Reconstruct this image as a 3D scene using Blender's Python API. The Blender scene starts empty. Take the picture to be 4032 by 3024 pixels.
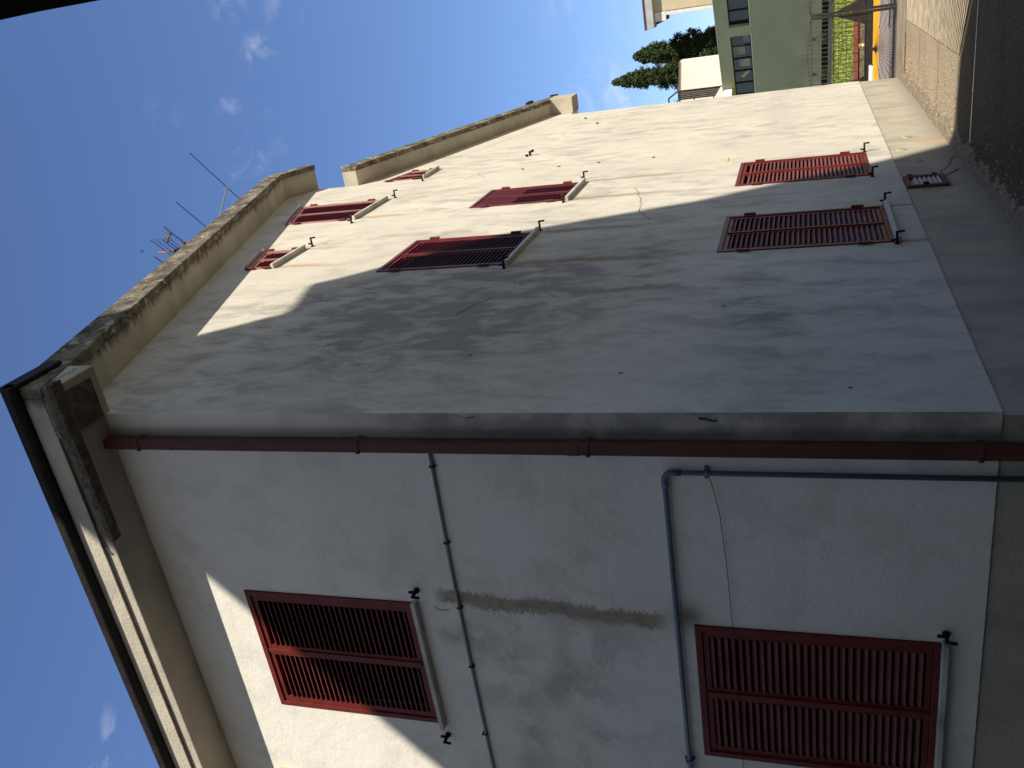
import bpy, bmesh, math, random
from mathutils import Vector, Matrix
from mathutils.geometry import tessellate_polygon

scene = bpy.context.scene
C = scene.collection
R = math.radians
random.seed(7)

# ------------------------------------------------------------------ camera
cam_d = bpy.data.cameras.new("camera")
cam = bpy.data.objects.new("camera", cam_d)
C.objects.link(cam)
scene.camera = cam
cam_d.sensor_fit = 'HORIZONTAL'
cam_d.sensor_width = 36.0
cam_d.lens = 36.0 * 3447.97 / 4032.0
cam_d.clip_start = 0.05
cam_d.clip_end = 3000.0
_r = Vector((0.90403947, 0.42725368, -0.01292045))
_u = Vector((0.14744861, -0.28333451, 0.94761831))
_b = Vector((0.4012126, -0.85858945, -0.31914354))
# the phone was held upright but the picture is stored lying on its side
cam.matrix_world = Matrix(((-_u[0], _r[0], _b[0], 2.27312), (-_u[1], _r[1], _b[1], -4.45342),
                           (-_u[2], _r[2], _b[2], 1.63), (0, 0, 0, 1)))

# ------------------------------------------------------------------ light
SUN_RAW = Vector((1.0, -0.78, 0.92))
SUN = SUN_RAW.normalized()
sun_d = bpy.data.lights.new("sun", 'SUN')
sun_d.energy = 4.9
sun_d.angle = R(0.5)
sun_d.color = (1.0, 0.91, 0.77)
sun = bpy.data.objects.new("sun", sun_d)
C.objects.link(sun)
sun.rotation_euler = SUN.to_track_quat('Z', 'Y').to_euler()

world = bpy.data.worlds.new("World")
scene.world = world
world.use_nodes = True
SKY_STRENGTH = 0.125
scene.view_settings.view_transform = 'Standard'
scene.view_settings.look = 'None'
scene.view_settings.gamma = 1.0
scene.view_settings.exposure = 0.35


# ------------------------------------------------------------------ node helpers
class NT:
    def __init__(self, tree):
        self.t = tree
        self.n = tree.nodes
        self.l = tree.links

    def new(self, kind, **kw):
        nd = self.n.new(kind)
        for k, v in kw.items():
            setattr(nd, k, v)
        return nd

    def put(self, sock, v):
        if hasattr(v, 'is_output'):
            self.l.new(v, sock)
        else:
            if isinstance(v, (tuple, list)) and len(v) == 3 and sock.type == 'RGBA':
                v = (*v, 1.0)
            sock.default_value = v

    def m(self, op, a, b=0.0, c=0.0, clamp=False):
        nd = self.new('ShaderNodeMath', operation=op)
        nd.use_clamp = clamp
        self.put(nd.inputs[0], a)
        self.put(nd.inputs[1], b)
        self.put(nd.inputs[2], c)
        return nd.outputs[0]

    def vm(self, op, a, b):
        nd = self.new('ShaderNodeVectorMath', operation=op)
        self.put(nd.inputs[0], a)
        self.put(nd.inputs[1], b)
        return nd.outputs['Value'] if op in ('DOT_PRODUCT', 'DISTANCE', 'LENGTH') else nd.outputs[0]

    def mix(self, f, a, b, mode='MIX'):
        nd = self.new('ShaderNodeMix', data_type='RGBA', blend_type=mode)
        self.put(nd.inputs[0], f)
        self.put(nd.inputs[6], a)
        self.put(nd.inputs[7], b)
        return nd.outputs[2]

    def ss(self, v, lo, hi, a=0.0, b=1.0):
        nd = self.new('ShaderNodeMapRange', interpolation_type='SMOOTHSTEP')
        self.put(nd.inputs['Value'], v)
        nd.inputs['From Min'].default_value = lo
        nd.inputs['From Max'].default_value = hi
        nd.inputs['To Min'].default_value = a
        nd.inputs['To Max'].default_value = b
        return nd.outputs[0]

    def noise(self, vec, scale, detail=4.0, rough=0.55, dist=0.0, out='Fac'):
        nd = self.new('ShaderNodeTexNoise')
        self.put(nd.inputs['Vector'], vec)
        nd.inputs['Scale'].default_value = scale
        nd.inputs['Detail'].default_value = detail
        nd.inputs['Roughness'].default_value = rough
        nd.inputs['Distortion'].default_value = dist
        return nd.outputs[0] if out == 'Fac' else nd.outputs[1]

    def scaled(self, vec, s, loc=(0, 0, 0), rot=(0, 0, 0)):
        nd = self.new('ShaderNodeMapping')
        self.put(nd.inputs['Vector'], vec)
        nd.inputs['Location'].default_value = loc
        nd.inputs['Rotation'].default_value = rot
        nd.inputs['Scale'].default_value = s
        return nd.outputs[0]

    def vor(self, vec, scale, feature='F1', out=0):
        nd = self.new('ShaderNodeTexVoronoi', feature=feature)
        self.put(nd.inputs['Vector'], vec)
        nd.inputs['Scale'].default_value = scale
        return nd.outputs[out]

    def xyz(self, vec):
        nd = self.new('ShaderNodeSeparateXYZ')
        self.put(nd.inputs[0], vec)
        return nd.outputs[0], nd.outputs[1], nd.outputs[2]

    def gauss(self, v, c, w):
        d = self.m('DIVIDE', self.m('SUBTRACT', v, c), w)
        return self.m('POWER', 2.718, self.m('MULTIPLY', self.m('MULTIPLY', d, d), -1.0))


def material(name, fn, rough=0.9, spec=0.2, metallic=0.0):
    mt = bpy.data.materials.new(name)
    mt.use_nodes = True
    t = NT(mt.node_tree)
    bs = mt.node_tree.nodes['Principled BSDF']
    bs.inputs['Roughness'].default_value = rough
    bs.inputs['Specular IOR Level'].default_value = spec
    bs.inputs['Metallic'].default_value = metallic
    pos = t.new('ShaderNodeNewGeometry').outputs['Position']
    col, bump, dist = fn(t, pos, bs)
    t.put(bs.inputs['Base Color'], col)
    if bump is not None:
        bp = t.new('ShaderNodeBump')
        bp.inputs['Strength'].default_value = 1.0
        bp.inputs['Distance'].default_value = dist
        t.put(bp.inputs['Height'], bump)
        t.l.new(bp.outputs[0], bs.inputs['Normal'])
    return mt


def simple(name, col, rough=0.8, var=0.25, scale=8.0, bump=0.0, spec=0.2, metallic=0.0, dirt=None, fine=60.0):
    def fn(t, p, bs):
        n = t.noise(p, scale, 5)
        n2 = t.noise(p, fine, 3)
        a = tuple(c * (1 - var) for c in col)
        b = tuple(min(1, c * (1 + var)) for c in col)
        c = t.mix(t.ss(n, 0.3, 0.7), a, b)
        c = t.mix(t.m('MULTIPLY', t.ss(n2, 0.4, 0.8), var), c, tuple(x * 0.55 for x in col))
        if dirt:
            c = t.mix(t.ss(t.noise(t.scaled(p, (1, 1, 0.35)), scale * 0.6, 6), 0.52, 0.75), c, dirt)
        return c, (n2 if bump else None), bump
    return material(name, fn, rough, spec, metallic)


# sky with a few wisps of cloud --------------------------------------------------
def build_sky():
    t = NT(world.node_tree)
    bg = world.node_tree.nodes['Background']
    sky = t.new('ShaderNodeTexSky', sky_type='NISHITA')
    sky.sun_disc = False
    sky.sun_elevation = math.asin(SUN.z)
    sky.sun_rotation = math.atan2(SUN.x, SUN.y)
    sky.altitude = 50.0
    sky.air_density = 1.0
    sky.dust_density = 0.4
    sky.ozone_density = 3.0
    g = t.new('ShaderNodeTexCoord').outputs['Generated']
    big = t.noise(t.scaled(g, (1, 1, 1.5)), 26.0, 7, 0.62, 0.9)
    wisps = t.ss(big, 0.45, 0.85)
    tot = None
    for (d, rad, amp) in [((-0.015, 0.847, 0.532), 0.022, 0.42), ((0.035, 0.837, 0.546), 0.02, 0.42),
                          ((-0.061, 0.822, 0.566), 0.016, 0.3), ((-0.110, 0.820, 0.563), 0.034, 0.3),
                          ((-0.095, 0.835, 0.545), 0.03, 0.25), ((-0.055, 0.785, 0.617), 0.024, 0.14),
                          ((-0.117, 0.976, 0.180), 0.030, 0.85), ((-0.105, 0.972, 0.210), 0.036, 0.65),
                          ((-0.028, 0.988, 0.150), 0.04, 0.7), ((-0.018, 0.970, 0.244), 0.03, 0.35),
                          ((-0.595, 0.467, 0.654), 0.036, 0.4), ((0.03, 0.865, 0.501), 0.03, 0.3),
                          ((0.35, 0.80, 0.48), 0.10, 0.5), ((-0.75, 0.30, 0.5), 0.10, 0.5)]:
        v = Vector(d).normalized()
        dist = t.vm('DISTANCE', t.vm('NORMALIZE', g, (0, 0, 0)), tuple(v))
        mk = t.m('MULTIPLY', t.ss(dist, rad * 1.25, rad * 0.15), amp)
        tot = mk if tot is None else t.m('MAXIMUM', tot, mk)
    mask = t.m('MULTIPLY', tot, wisps)
    tint = t.mix(1.0, sky.outputs[0], (0.91, 0.965, 1.15), 'MULTIPLY')
    # made-up pale cloud veil behind the camera, added as neutral fill light
    rear_fill = t.ss(t.vm('DOT_PRODUCT', g, (0.30, -0.72, 0.42)), -0.02, 0.45)
    rear_fill = t.m('MULTIPLY', rear_fill, t.ss(t.noise(g, 3.0, 5), 0.25, 0.6, 0.45, 1.0))
    tint = t.mix(rear_fill, tint, (1.60, 1.74, 1.90))
    col = t.mix(mask, tint, (5.6, 5.6, 6.3))
    t.put(bg.inputs['Color'], col)
    bg.inputs['Strength'].default_value = SKY_STRENGTH


build_sky()


# ------------------------------------------------------------------ mesh helpers
def frame(o, u, n):
    """local (u, z, d) -> world; u runs along a wall, d out of it"""
    o, u, n = Vector(o), Vector(u), Vector(n)
    return lambda a, z, d: o + u * a + Vector((0, 0, z)) + n * d


FA = frame((0, 0, 0), (1, 0, 0), (0, -1, 0))     # front wall of the house
FB = frame((0, 0, 0), (0, 1, 0), (1, 0, 0))      # gable wall of the house
FW = lambda x, y, z: Vector((x, y, z))


class MB:
    def __init__(self):
        self.v, self.f, self.mi, self.sm = [], [], [], []

    def face(self, pts, m=0, smooth=False):
        i = len(self.v)
        self.v += [Vector(p) for p in pts]
        self.f.append(tuple(range(i, i + len(pts))))
        self.mi.append(m)
        self.sm.append(smooth)

    def hexa(self, p, m=0):
        """p: 4 bottom + 4 top points"""
        i = len(self.v)
        self.v += [Vector(q) for q in p]
        for f in ((3, 2, 1, 0), (4, 5, 6, 7), (0, 1, 5, 4), (1, 2, 6, 5), (2, 3, 7, 6), (3, 0, 4, 7)):
            self.f.append(tuple(i + k for k in f))
            self.mi.append(m)
            self.sm.append(False)

    def box(self, x0, x1, y0, y1, z0, z1, m=0, F=FW):
        self.hexa([F(x0, y0, z0), F(x1, y0, z0), F(x1, y1, z0), F(x0, y1, z0),
                   F(x0, y0, z1), F(x1, y0, z1), F(x1, y1, z1), F(x0, y1, z1)], m)

    def prism(self, poly, F, a, b, m=0):
        """poly: 2d points; F(p, q, t) ; extrude t from a to b"""
        n = len(poly)
        i = len(self.v)
        self.v += [F(p[0], p[1], a) for p in poly] + [F(p[0], p[1], b) for p in poly]
        self.f.append(tuple(i + k for k in range(n)))
        self.f.append(tuple(i + n + k for k in reversed(range(n))))
        self.mi += [m, m]
        self.sm += [False, False]
        for k in range(n):
            j = (k + 1) % n
            self.f.append((i + k, i + n + k, i + n + j, i + j))
            self.mi.append(m)
            self.sm.append(False)

    def tube(self, pts, r, n=8, m=0, r1=None):
        pts = [Vector(p) for p in pts]
        rings = []
        for k, p in enumerate(pts):
            d = (pts[min(k + 1, len(pts) - 1)] - pts[max(k - 1, 0)]).normalized()
            a = d.orthogonal().normalized() if k == 0 else (a - d * a.dot(d)).normalized()
            b = d.cross(a)
            rr = r if r1 is None else r + (r1 - r) * k / (len(pts) - 1)
            i = len(self.v)
            self.v += [p + (a * math.cos(2 * math.pi * q / n) + b * math.sin(2 * math.pi * q / n)) * rr for q in range(n)]
            rings.append(i)
        for k in range(len(rings) - 1):
            for q in range(n):
                s = (q + 1) % n
                self.f.append((rings[k] + q, rings[k] + s, rings[k + 1] + s, rings[k + 1] + q))
                self.mi.append(m)
                self.sm.append(True)
        self.f.append(tuple(rings[0] + q for q in reversed(range(n))))
        self.f.append(tuple(rings[-1] + q for q in range(n)))
        self.mi += [m, m]
        self.sm += [False, False]

    def build(self, name, mats, parent=None, bevel=0.0, fix=True):
        me = bpy.data.meshes.new(name)
        off = parent_world(parent)
        me.from_pydata([tuple(v - off) for v in self.v], [], self.f)
        mats = mats if isinstance(mats, (list, tuple)) else [mats]
        for m in mats:
            me.materials.append(m)
        me.polygons.foreach_set('material_index', self.mi)
        me.polygons.foreach_set('use_smooth', self.sm)
        me.update()
        if fix:
            bm = bmesh.new()
            bm.from_mesh(me)
            bmesh.ops.recalc_face_normals(bm, faces=bm.faces)
            bm.to_mesh(me)
            bm.free()
        ob = bpy.data.objects.new(name, me)
        C.objects.link(ob)
        if parent is not None:
            ob.parent = parent
        if bevel:
            bv = ob.modifiers.new('bevel', 'BEVEL')
            bv.width = bevel
            bv.segments = 2
            bv.limit_method = 'ANGLE'
        return ob


def parent_world(p):
    v = Vector((0, 0, 0))
    while p is not None:
        v += p.location
        p = p.parent
    return v


def tag(o, label=None, cat=None, group=None, kind=None):
    if label:
        o['label'] = label
    if cat:
        o['category'] = cat
    if group:
        o['group'] = group
    if kind:
        o['kind'] = kind
    return o


def thing(name, loc, label, cat, group=None):
    o = bpy.data.objects.new(name, None)
    o.empty_display_size = 0.2
    C.objects.link(o)
    o.location = loc
    return tag(o, label, cat, group)


# ------------------------------------------------------------------ materials
GRIME = (0.155, 0.15, 0.13)


def m_gable(t, p, bs):
    x, y, z = t.xyz(p)
    base = t.mix(t.ss(t.noise(p, 0.8, 4), 0.3, 0.7), (0.61, 0.575, 0.485), (0.685, 0.645, 0.55))
    # brushed, washed-down grime: long along the height of the wall
    q = t.scaled(p, (1.0, 1.75, 0.85), rot=(R(24), 0, 0))
    st = t.noise(q, 2.3, 10, 0.68, 0.35)
    st2 = t.noise(t.scaled(p, (1, 4.2, 1.5), rot=(R(30), 0, 0)), 5.0, 8, 0.70, 0.3)
    patch = t.noise(t.scaled(p, (1, 1, .7)), 0.75, 5, 0.6)
    g = t.m('MULTIPLY', t.ss(st, 0.42, 0.66), t.ss(patch, 0.36, 0.60, 0.25, 1.15))
    g = t.m('ADD', g, t.m('MULTIPLY', t.ss(st2, 0.5, 0.75), 0.45))
    # old damp blotch high on the near half, clean band lower down
    d1 = t.m('MULTIPLY', t.gauss(y, 1.75, 1.5), t.gauss(z, 4.5, 1.5))
    d2 = t.m('MULTIPLY', t.gauss(y, 2.9, 0.8), t.gauss(z, 3.2, 0.5))
    d3 = t.m('MULTIPLY', t.gauss(y, 1.2, 1.2), t.gauss(z, 1.9, 0.4))
    d = t.m('ADD', t.m('ADD', d1, t.m('MULTIPLY', d2, 0.35)), t.m('MULTIPLY', d3, 0.4))
    g = t.m('ADD', t.m('MULTIPLY', g, 0.50), t.m('MULTIPLY', d, t.ss(st, 0.36, 0.60, 0.50, 1.15)), clamp=True)
    col = t.mix(t.m('MULTIPLY', g, 0.70), base, GRIME)
    # damp line across the far part
    dl = t.m('MULTIPLY', t.gauss(z, 2.0, 0.22), t.ss(y, 7.5, 9.0))
    col = t.mix(t.m('MULTIPLY', t.m('MULTIPLY', dl, t.ss(st2, 0.35, 0.6)), 0.45), col, (0.40, 0.37, 0.32))
    # rust runs under the sill ends
    rn = t.noise(t.scaled(p, (1, 9, 0.7)), 3.0, 5, 0.6)
    wob = t.m('MULTIPLY', t.m('SUBTRACT', t.noise(t.scaled(p, (1, 0.2, 1.2)), 1.5, 3), 0.5), 0.16)
    yw = t.m('ADD', y, wob)
    rust = None
    for (yc, zt, ln, w, a) in [(3.46, 7.02, 1.2, 0.05, 1.0), (4.12, 6.98, .6, 0.04, .6), (5.45, 7.0, 1.2, 0.06, .9), (6.42, 6.95, 1.0, 0.05, .5),
                               (6.47, 4.22, 2.2, 0.045, 1.0), (5.52, 4.22, 2.0, 0.06, 1.0), (3.05, 4.22, 2.3, 0.07, 1.0), (4.14, 4.22, 1.9, 0.06, 1.0), (3.6, 4.22, 1.2, .12, .35),
                               (4.18, .92, .9, 0.035, .9), (3.05, .92, .9, 0.04, .8), (7.7, 6.95, .9, .07, .5), (8.35, 6.95, .6, .06, .35), (6.8, 2.5, 2.5, 0.03, .4), (7.05, .42, .5, .05, .7)]:
        h = t.m('SUBTRACT', zt, z)
        k = t.m('MULTIPLY', t.ss(h, 0.0, 0.04), t.ss(h, ln, ln * 0.15))
        k = t.m('MULTIPLY', t.m('MULTIPLY', k, t.gauss(yw, yc, w)), a)
        rust = k if rust is None else t.m('ADD', rust, k)
    rust = t.m('MULTIPLY', rust, t.ss(rn, 0.25, 0.65, 0.35, 1.0), clamp=True)
    col = t.mix(t.m('MULTIPLY', rust, 0.92), col, t.mix(t.ss(z, 4.6, 4.0), (0.46, 0.265, 0.12), (0.29, 0.18, 0.09)))
    spk = t.ss(t.noise(p, 38.0, 4, 0.7), 0.64, 0.74)
    col = t.mix(t.m('MULTIPLY', spk, 0.25), col, (0.35, 0.33, 0.29))
    h = t.m('ADD', t.m('MULTIPLY', st, 1.2), t.m('MULTIPLY', t.noise(p, 45.0, 4, 0.7), 0.35))
    return col, h, 0.012


def m_front(t, p, bs):
    x, y, z = t.xyz(p)
    base = t.mix(t.ss(t.noise(p, 0.9, 4), 0.3, 0.7), (0.83, 0.80, 0.725), (0.90, 0.87, 0.80))
    mot = t.noise(p, 2.2, 6, 0.62, 0.3)
    col = t.mix(t.m('MULTIPLY', t.ss(mot, 0.45, 0.72), 0.36), base, (0.47, 0.445, 0.39))
    # paint lost in a long band below the upper window
    wv = t.noise(p, 2.6, 5, 0.6)
    xc = t.m('ADD', -1.47, t.m('MULTIPLY', t.m('SUBTRACT', wv, 0.5), 0.16))
    xc = t.m('ADD', xc, t.m('MULTIPLY', t.m('SUBTRACT', z, 3.3), 0.05))
    edge = t.m('ADD', t.m('ABSOLUTE', t.m('SUBTRACT', x, xc)), t.m('MULTIPLY', t.m('SUBTRACT', t.noise(t.scaled(p, (1, 1, 2.2)), 24.0, 5, 0.7), 0.5), 0.16))
    band = t.m('MULTIPLY', t.ss(edge, 0.09, 0.03), t.m('MULTIPLY', t.ss(z, 2.44, 2.6), t.ss(z, 4.14, 4.02)))
    col = t.mix(t.m('MULTIPLY', band, 0.85), col, t.mix(t.ss(t.noise(p, 14.0, 4), 0.35, 0.65), (0.37, 0.29, 0.20), (0.26, 0.205, 0.145)))
    # soft brown seepage
    s1 = t.m('MULTIPLY', t.gauss(x, -2.1, 0.3), t.m('MULTIPLY', t.ss(z, 2.5, 3.3), t.ss(z, 4.2, 3.8)))
    s1 = t.m('ADD', s1, t.m('MULTIPLY', t.gauss(x, -1.75, 0.16), t.gauss(z, 4.0, 0.22)))
    s1 = t.m('MULTIPLY', s1, t.ss(t.noise(p, 3.2, 5), 0.4, 0.65))
    col = t.mix(t.m('MULTIPLY', s1, 0.6, clamp=True), col, (0.43, 0.37, 0.29))
    s2 = t.m('MULTIPLY', t.m('ADD', t.gauss(z, 3.02, 0.25), t.gauss(z, 3.6, 0.12)), t.ss(x, -0.9, -1.5))
    col = t.mix(t.m('MULTIPLY', t.m('MULTIPLY', s2, t.ss(mot, 0.42, 0.6)), 0.45), col, (0.36, 0.35, 0.33))
    # darker line beside the downpipe, grime in the corner strip
    s3 = t.m('MULTIPLY', t.gauss(x, -0.15, 0.05), 0.55)
    s4 = t.m('MULTIPLY', t.ss(x, -0.30, -0.02), t.m('MULTIPLY', t.ss(z, 5.2, 3.6), t.ss(mot, 0.36, 0.6, 0.35, 0.75)))
    col = t.mix(t.m('ADD', s3, s4, clamp=True), col, (0.20, 0.20, 0.19))
    # dirt round the corner of the lower window
    s5 = t.m('MULTIPLY', t.gauss(x, -1.45, 0.10), t.gauss(z, 2.36, 0.10))
    col = t.mix(t.m('MULTIPLY', s5, 0.8), col, (0.17, 0.15, 0.12))
    spk = t.ss(t.noise(p, 30.0, 4, 0.7), 0.63, 0.74)
    col = t.mix(t.m('MULTIPLY', spk, 0.35), col, (0.33, 0.32, 0.30))
    h = t.m('ADD', t.noise(p, 9.0, 5, 0.6), t.m('MULTIPLY', t.noise(p, 70.0, 4, 0.75), 0.4))
    return col, h, 0.007


def m_plinth(t, p, bs):
    x, y, z = t.xyz(p)
    n = t.noise(t.scaled(p, (1, 1.6, 0.8)), 2.0, 6, 0.6, 0.3)
    col = t.mix(t.ss(n, 0.35, 0.7), (0.50, 0.455, 0.36), (0.36, 0.335, 0.275))
    rise = t.ss(t.m('ADD', z, t.m('MULTIPLY', t.m('SUBTRACT', n, 0.5), 0.5)), 0.30, -0.02)
    col = t.mix(t.m('MULTIPLY', rise, 0.6), col, (0.22, 0.185, 0.14))
    r = t.m('MULTIPLY', t.gauss(t.m('ADD', y, t.m('MULTIPLY', n, .15)), 7.12, 0.10), t.ss(z, 0.42, 0.25))
    col = t.mix(t.m('MULTIPLY', r, 0.75, clamp=True), col, (0.55, 0.36, 0.19))
    return col, t.m('ADD', n, t.m('MULTIPLY', t.noise(p, 55.0, 4, 0.7), 0.4)), 0.012


def m_concrete(t, p, bs):
    """weathered roof-edge concrete with lichen"""
    n = t.noise(p, 3.2, 6, 0.65, 0.5)
    f = t.noise(t.scaled(p, (1.5, 0.7, 1)), 8.0, 6, 0.7, 0.8)
    col = t.mix(t.ss(n, 0.35, 0.65), (0.11, 0.096, 0.072), (0.225, 0.20, 0.155))
    col = t.mix(t.ss(f, 0.545, 0.62), col, (0.42, 0.39, 0.31))
    col = t.mix(t.ss(f, 0.47, 0.38), col, (0.075, 0.068, 0.055))
    o = t.ss(t.noise(p, 4.0, 4), 0.66, 0.72)
    col = t.mix(t.m('MULTIPLY', o, 0.7), col, (0.42, 0.26, 0.05))
    return col, t.m('ADD', n, t.m('MULTIPLY', t.noise(p, 40.0, 4, 0.7), 0.5)), 0.02


def m_soffit(t, p, bs):
    x, y, z = t.xyz(p)
    n = t.noise(p, 2.6, 5, 0.6)
    col = t.mix(t.ss(n, 0.35, 0.7), (0.56, 0.52, 0.43), (0.44, 0.41, 0.345))
    # black mould creeping in from the drip edge
    e = t.m('ADD', x, t.m('MULTIPLY', t.m('SUBTRACT', t.noise(t.scaled(p, (0.6, 3.5, 1)), 4.0, 6, 0.7), 0.5), 0.30))
    k = t.m('MULTIPLY', t.ss(e, 0.20, 0.31), t.ss(y, 7.4, 6.4, 0.2, 0.9))
    col = t.mix(k, col, (0.085, 0.08, 0.068))
    return col, t.noise(p, 40.0, 4), 0.006


def m_cornice(t, p, bs):
    """front eave: pale render with cracks, broken open near the corner"""
    x, y, z = t.xyz(p)
    n = t.noise(p, 2.4, 5, 0.6)
    col = t.mix(t.ss(n, 0.3, 0.7), (0.56, 0.51, 0.42), (0.43, 0.395, 0.33))
    w = t.m('MULTIPLY', t.m('SUBTRACT', t.noise(p, 3.5, 6, 0.7), 0.5), 0.22)
    cr = t.m('ABSOLUTE', t.m('SUBTRACT', t.m('ADD', z, w), 6.512))
    cut = t.ss(t.noise(p, 2.2, 2), 0.36, 0.46)
    crack = t.m('MULTIPLY', t.m('MULTIPLY', t.ss(cr, 0.010, 0.005), cut), t.ss(y, -0.30, -0.345))
    col = t.mix(crack, col, (0.07, 0.055, 0.04))
    br = t.m('MULTIPLY', t.ss(x, -0.95, -0.8), t.ss(t.m('ADD', z, w), 6.50, 6.46))
    col = t.mix(t.m('MULTIPLY', br, t.ss(y, -0.30, -0.345)), col, (0.16, 0.14, 0.11))
    return col, t.m('ADD', n, t.m('MULTIPLY', t.noise(p, 30.0, 4), 0.4)), 0.012


def m_ground(t, p, bs):
    x, y, z = t.xyz(p)
    n = t.noise(p, 0.9, 6, 0.6, 0.3)
    col = t.mix(t.ss(n, 0.3, 0.7), (0.36, 0.295, 0.205), (0.45, 0.37, 0.265))
    v = t.vor(p, 70.0, out=1)
    vx, vy, vz = t.xyz(v)
    peb = t.ss(vx, 0.72, 0.95)
    col = t.mix(t.m('MULTIPLY', peb, 0.6), col, (0.58, 0.50, 0.38))
    col = t.mix(t.m('MULTIPLY', t.ss(vy, 0.65, 0.95), 0.5), col, (0.18, 0.14, 0.095))
    damp = t.ss(t.m('ADD', x, t.m('MULTIPLY', n, 0.5)), 0.55, 0.15)
    col = t.mix(t.m('MULTIPLY', damp, 0.45), col, (0.14, 0.115, 0.08))
    # expansion joints
    for yj in (8.35, 10.4):
        j = t.m('MULTIPLY', t.ss(t.m('ABSOLUTE', t.m('SUBTRACT', y, yj)), 0.05, 0.02), t.ss(x, .95, .9))
        col = t.mix(t.m('MULTIPLY', j, 0.5), col, (0.12, 0.085, 0.05))
    h = t.m('ADD', t.vor(p, 55.0), t.m('MULTIPLY', t.noise(p, 8.0, 5), 0.6))
    return col, h, 0.02


def m_red(t, p, bs):
    n = t.noise(p, 5.0, 5, 0.6)
    col = t.mix(t.ss(n, 0.3, 0.7), (0.125, 0.016, 0.011), (0.175, 0.026, 0.018))
    x, y, z = t.xyz(p)
    nx, ny, nz = t.xyz(t.new('ShaderNodeNewGeometry').outputs['Normal'])
    dust = t.m('MULTIPLY', t.ss(nz, 0.35, 0.7), t.ss(n, 0.2, 0.7, 0.2, 0.5))
    col = t.mix(dust, col, (0.20, 0.13, 0.12))
    chip = t.m('MULTIPLY', t.ss(t.noise(p, 34.0, 5, 0.7), 0.665, 0.70), t.ss(t.noise(p, 2.5, 3), 0.5, 0.6))
    col = t.mix(chip, col, (0.52, 0.40, 0.36))
    return col, t.noise(p, 60.0, 3), 0.0015


M = {}
M['gable'] = material('gable_plaster', m_gable, 0.95, 0.1)
M['front'] = material('front_plaster', m_front, 0.95, 0.1)
M['plinth'] = material('plinth_cement', m_plinth, 0.95, 0.1)
M['concrete'] = material('lichen_concrete', m_concrete, 0.95, 0.1)
M['soffit'] = material('soffit_render', m_soffit, 0.95, 0.1)
M['cornice'] = material('cornice_render', m_cornice, 0.95, 0.1)
M['ground'] = material('gravel_concrete', m_ground, 0.95, 0.1)
M['red'] = material('red_shutter_paint', m_red, 0.45, 0.25)
M['pale_paint'] = simple('pale_red_paint', (0.38, 0.17, 0.15), 0.4, 0.25, 6, 0.0, spec=0.4, dirt=(0.24, 0.06, 0.05))  # paler red for the attic frames and stiles
M['black'] = simple('window_dark', (0.006, 0.005, 0.005), 0.9)
M['sill'] = simple('sill_stone', (0.60, 0.59, 0.55), 0.8, 0.12, 6, 0.004, dirt=(0.3, 0.29, 0.26))
M['iron'] = simple('black_iron', (0.016, 0.014, 0.012), 0.6, 0.3, 30, 0.001)
M['pipe'] = simple('brown_downpipe', (0.105, 0.036, 0.026), 0.5, 0.22, 2.5, 0.0, spec=0.3, dirt=(0.075, 0.030, 0.024))
M['pvc'] = simple('blue_grey_pvc', (0.115, 0.165, 0.225), 0.4, 0.12, 4, 0.0, spec=0.4)
M['conduit'] = simple('grey_conduit', (0.27, 0.315, 0.37), 0.4, 0.12, 4, 0.0, spec=0.4)
M['gutter'] = simple('dark_gutter', (0.022, 0.019, 0.018), 0.7, 0.35, 9, 0.004)
M['tile'] = simple('roof_tile', (0.16, 0.09, 0.06), 0.9, 0.35, 6, 0.02)
M['broken'] = simple('broken_concrete', (0.15, 0.13, 0.105), 0.95, 0.4, 14, 0.03)
M['ventp'] = simple('vent_plastic', (0.50, 0.485, 0.36), 0.6, 0.1, 10)
M['crack'] = simple('crack_dark', (0.10, 0.095, 0.085), 1.0)
M['grey'] = simple('galvanised', (0.42, 0.43, 0.44), 0.4, 0.15, 20, 0.001, spec=0.5, metallic=0.6)
M['rustpole'] = simple('rusty_pole', (0.20, 0.14, 0.115), 0.7, 0.3, 18, 0.002)
M['gate'] = simple('dark_gate_paint', (0.030, 0.027, 0.024), 0.5, 0.3, 15, 0.001, spec=0.4)
M['gatebar'] = simple('gate_bars', (0.075, 0.068, 0.052), 0.5, 0.2, 15)


# ------------------------------------------------------------------ ground
def sheet(name, x0, x1, y0, y1, z, mat, nx=1, ny=1):
    b = MB()
    for i in range(nx):
        for j in range(ny):
            xa, xb = x0 + (x1 - x0) * i / nx, x0 + (x1 - x0) * (i + 1) / nx
            ya, yb = y0 + (y1 - y0) * j / ny, y0 + (y1 - y0) * (j + 1) / ny
            b.face([(xa, ya, z), (xb, ya, z), (xb, yb, z), (xa, yb, z)])
    return tag(b.build(name, mat), kind='structure')


sheet('ground', -600, 600, -400, 1500, 0.0, M['ground'])


def m_shade_asphalt(t, p, bs):
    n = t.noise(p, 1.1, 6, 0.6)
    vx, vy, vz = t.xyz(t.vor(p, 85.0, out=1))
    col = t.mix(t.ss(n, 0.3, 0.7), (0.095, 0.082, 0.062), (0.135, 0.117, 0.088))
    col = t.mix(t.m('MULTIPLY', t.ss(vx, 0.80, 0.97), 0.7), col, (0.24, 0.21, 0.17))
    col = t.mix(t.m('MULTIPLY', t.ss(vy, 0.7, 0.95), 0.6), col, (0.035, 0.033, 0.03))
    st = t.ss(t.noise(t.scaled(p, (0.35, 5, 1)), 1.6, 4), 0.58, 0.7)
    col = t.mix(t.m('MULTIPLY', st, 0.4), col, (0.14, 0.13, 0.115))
    return col, t.m('ADD', t.vor(p, 85.0), t.noise(p, 9.0, 4)), 0.012


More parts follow.
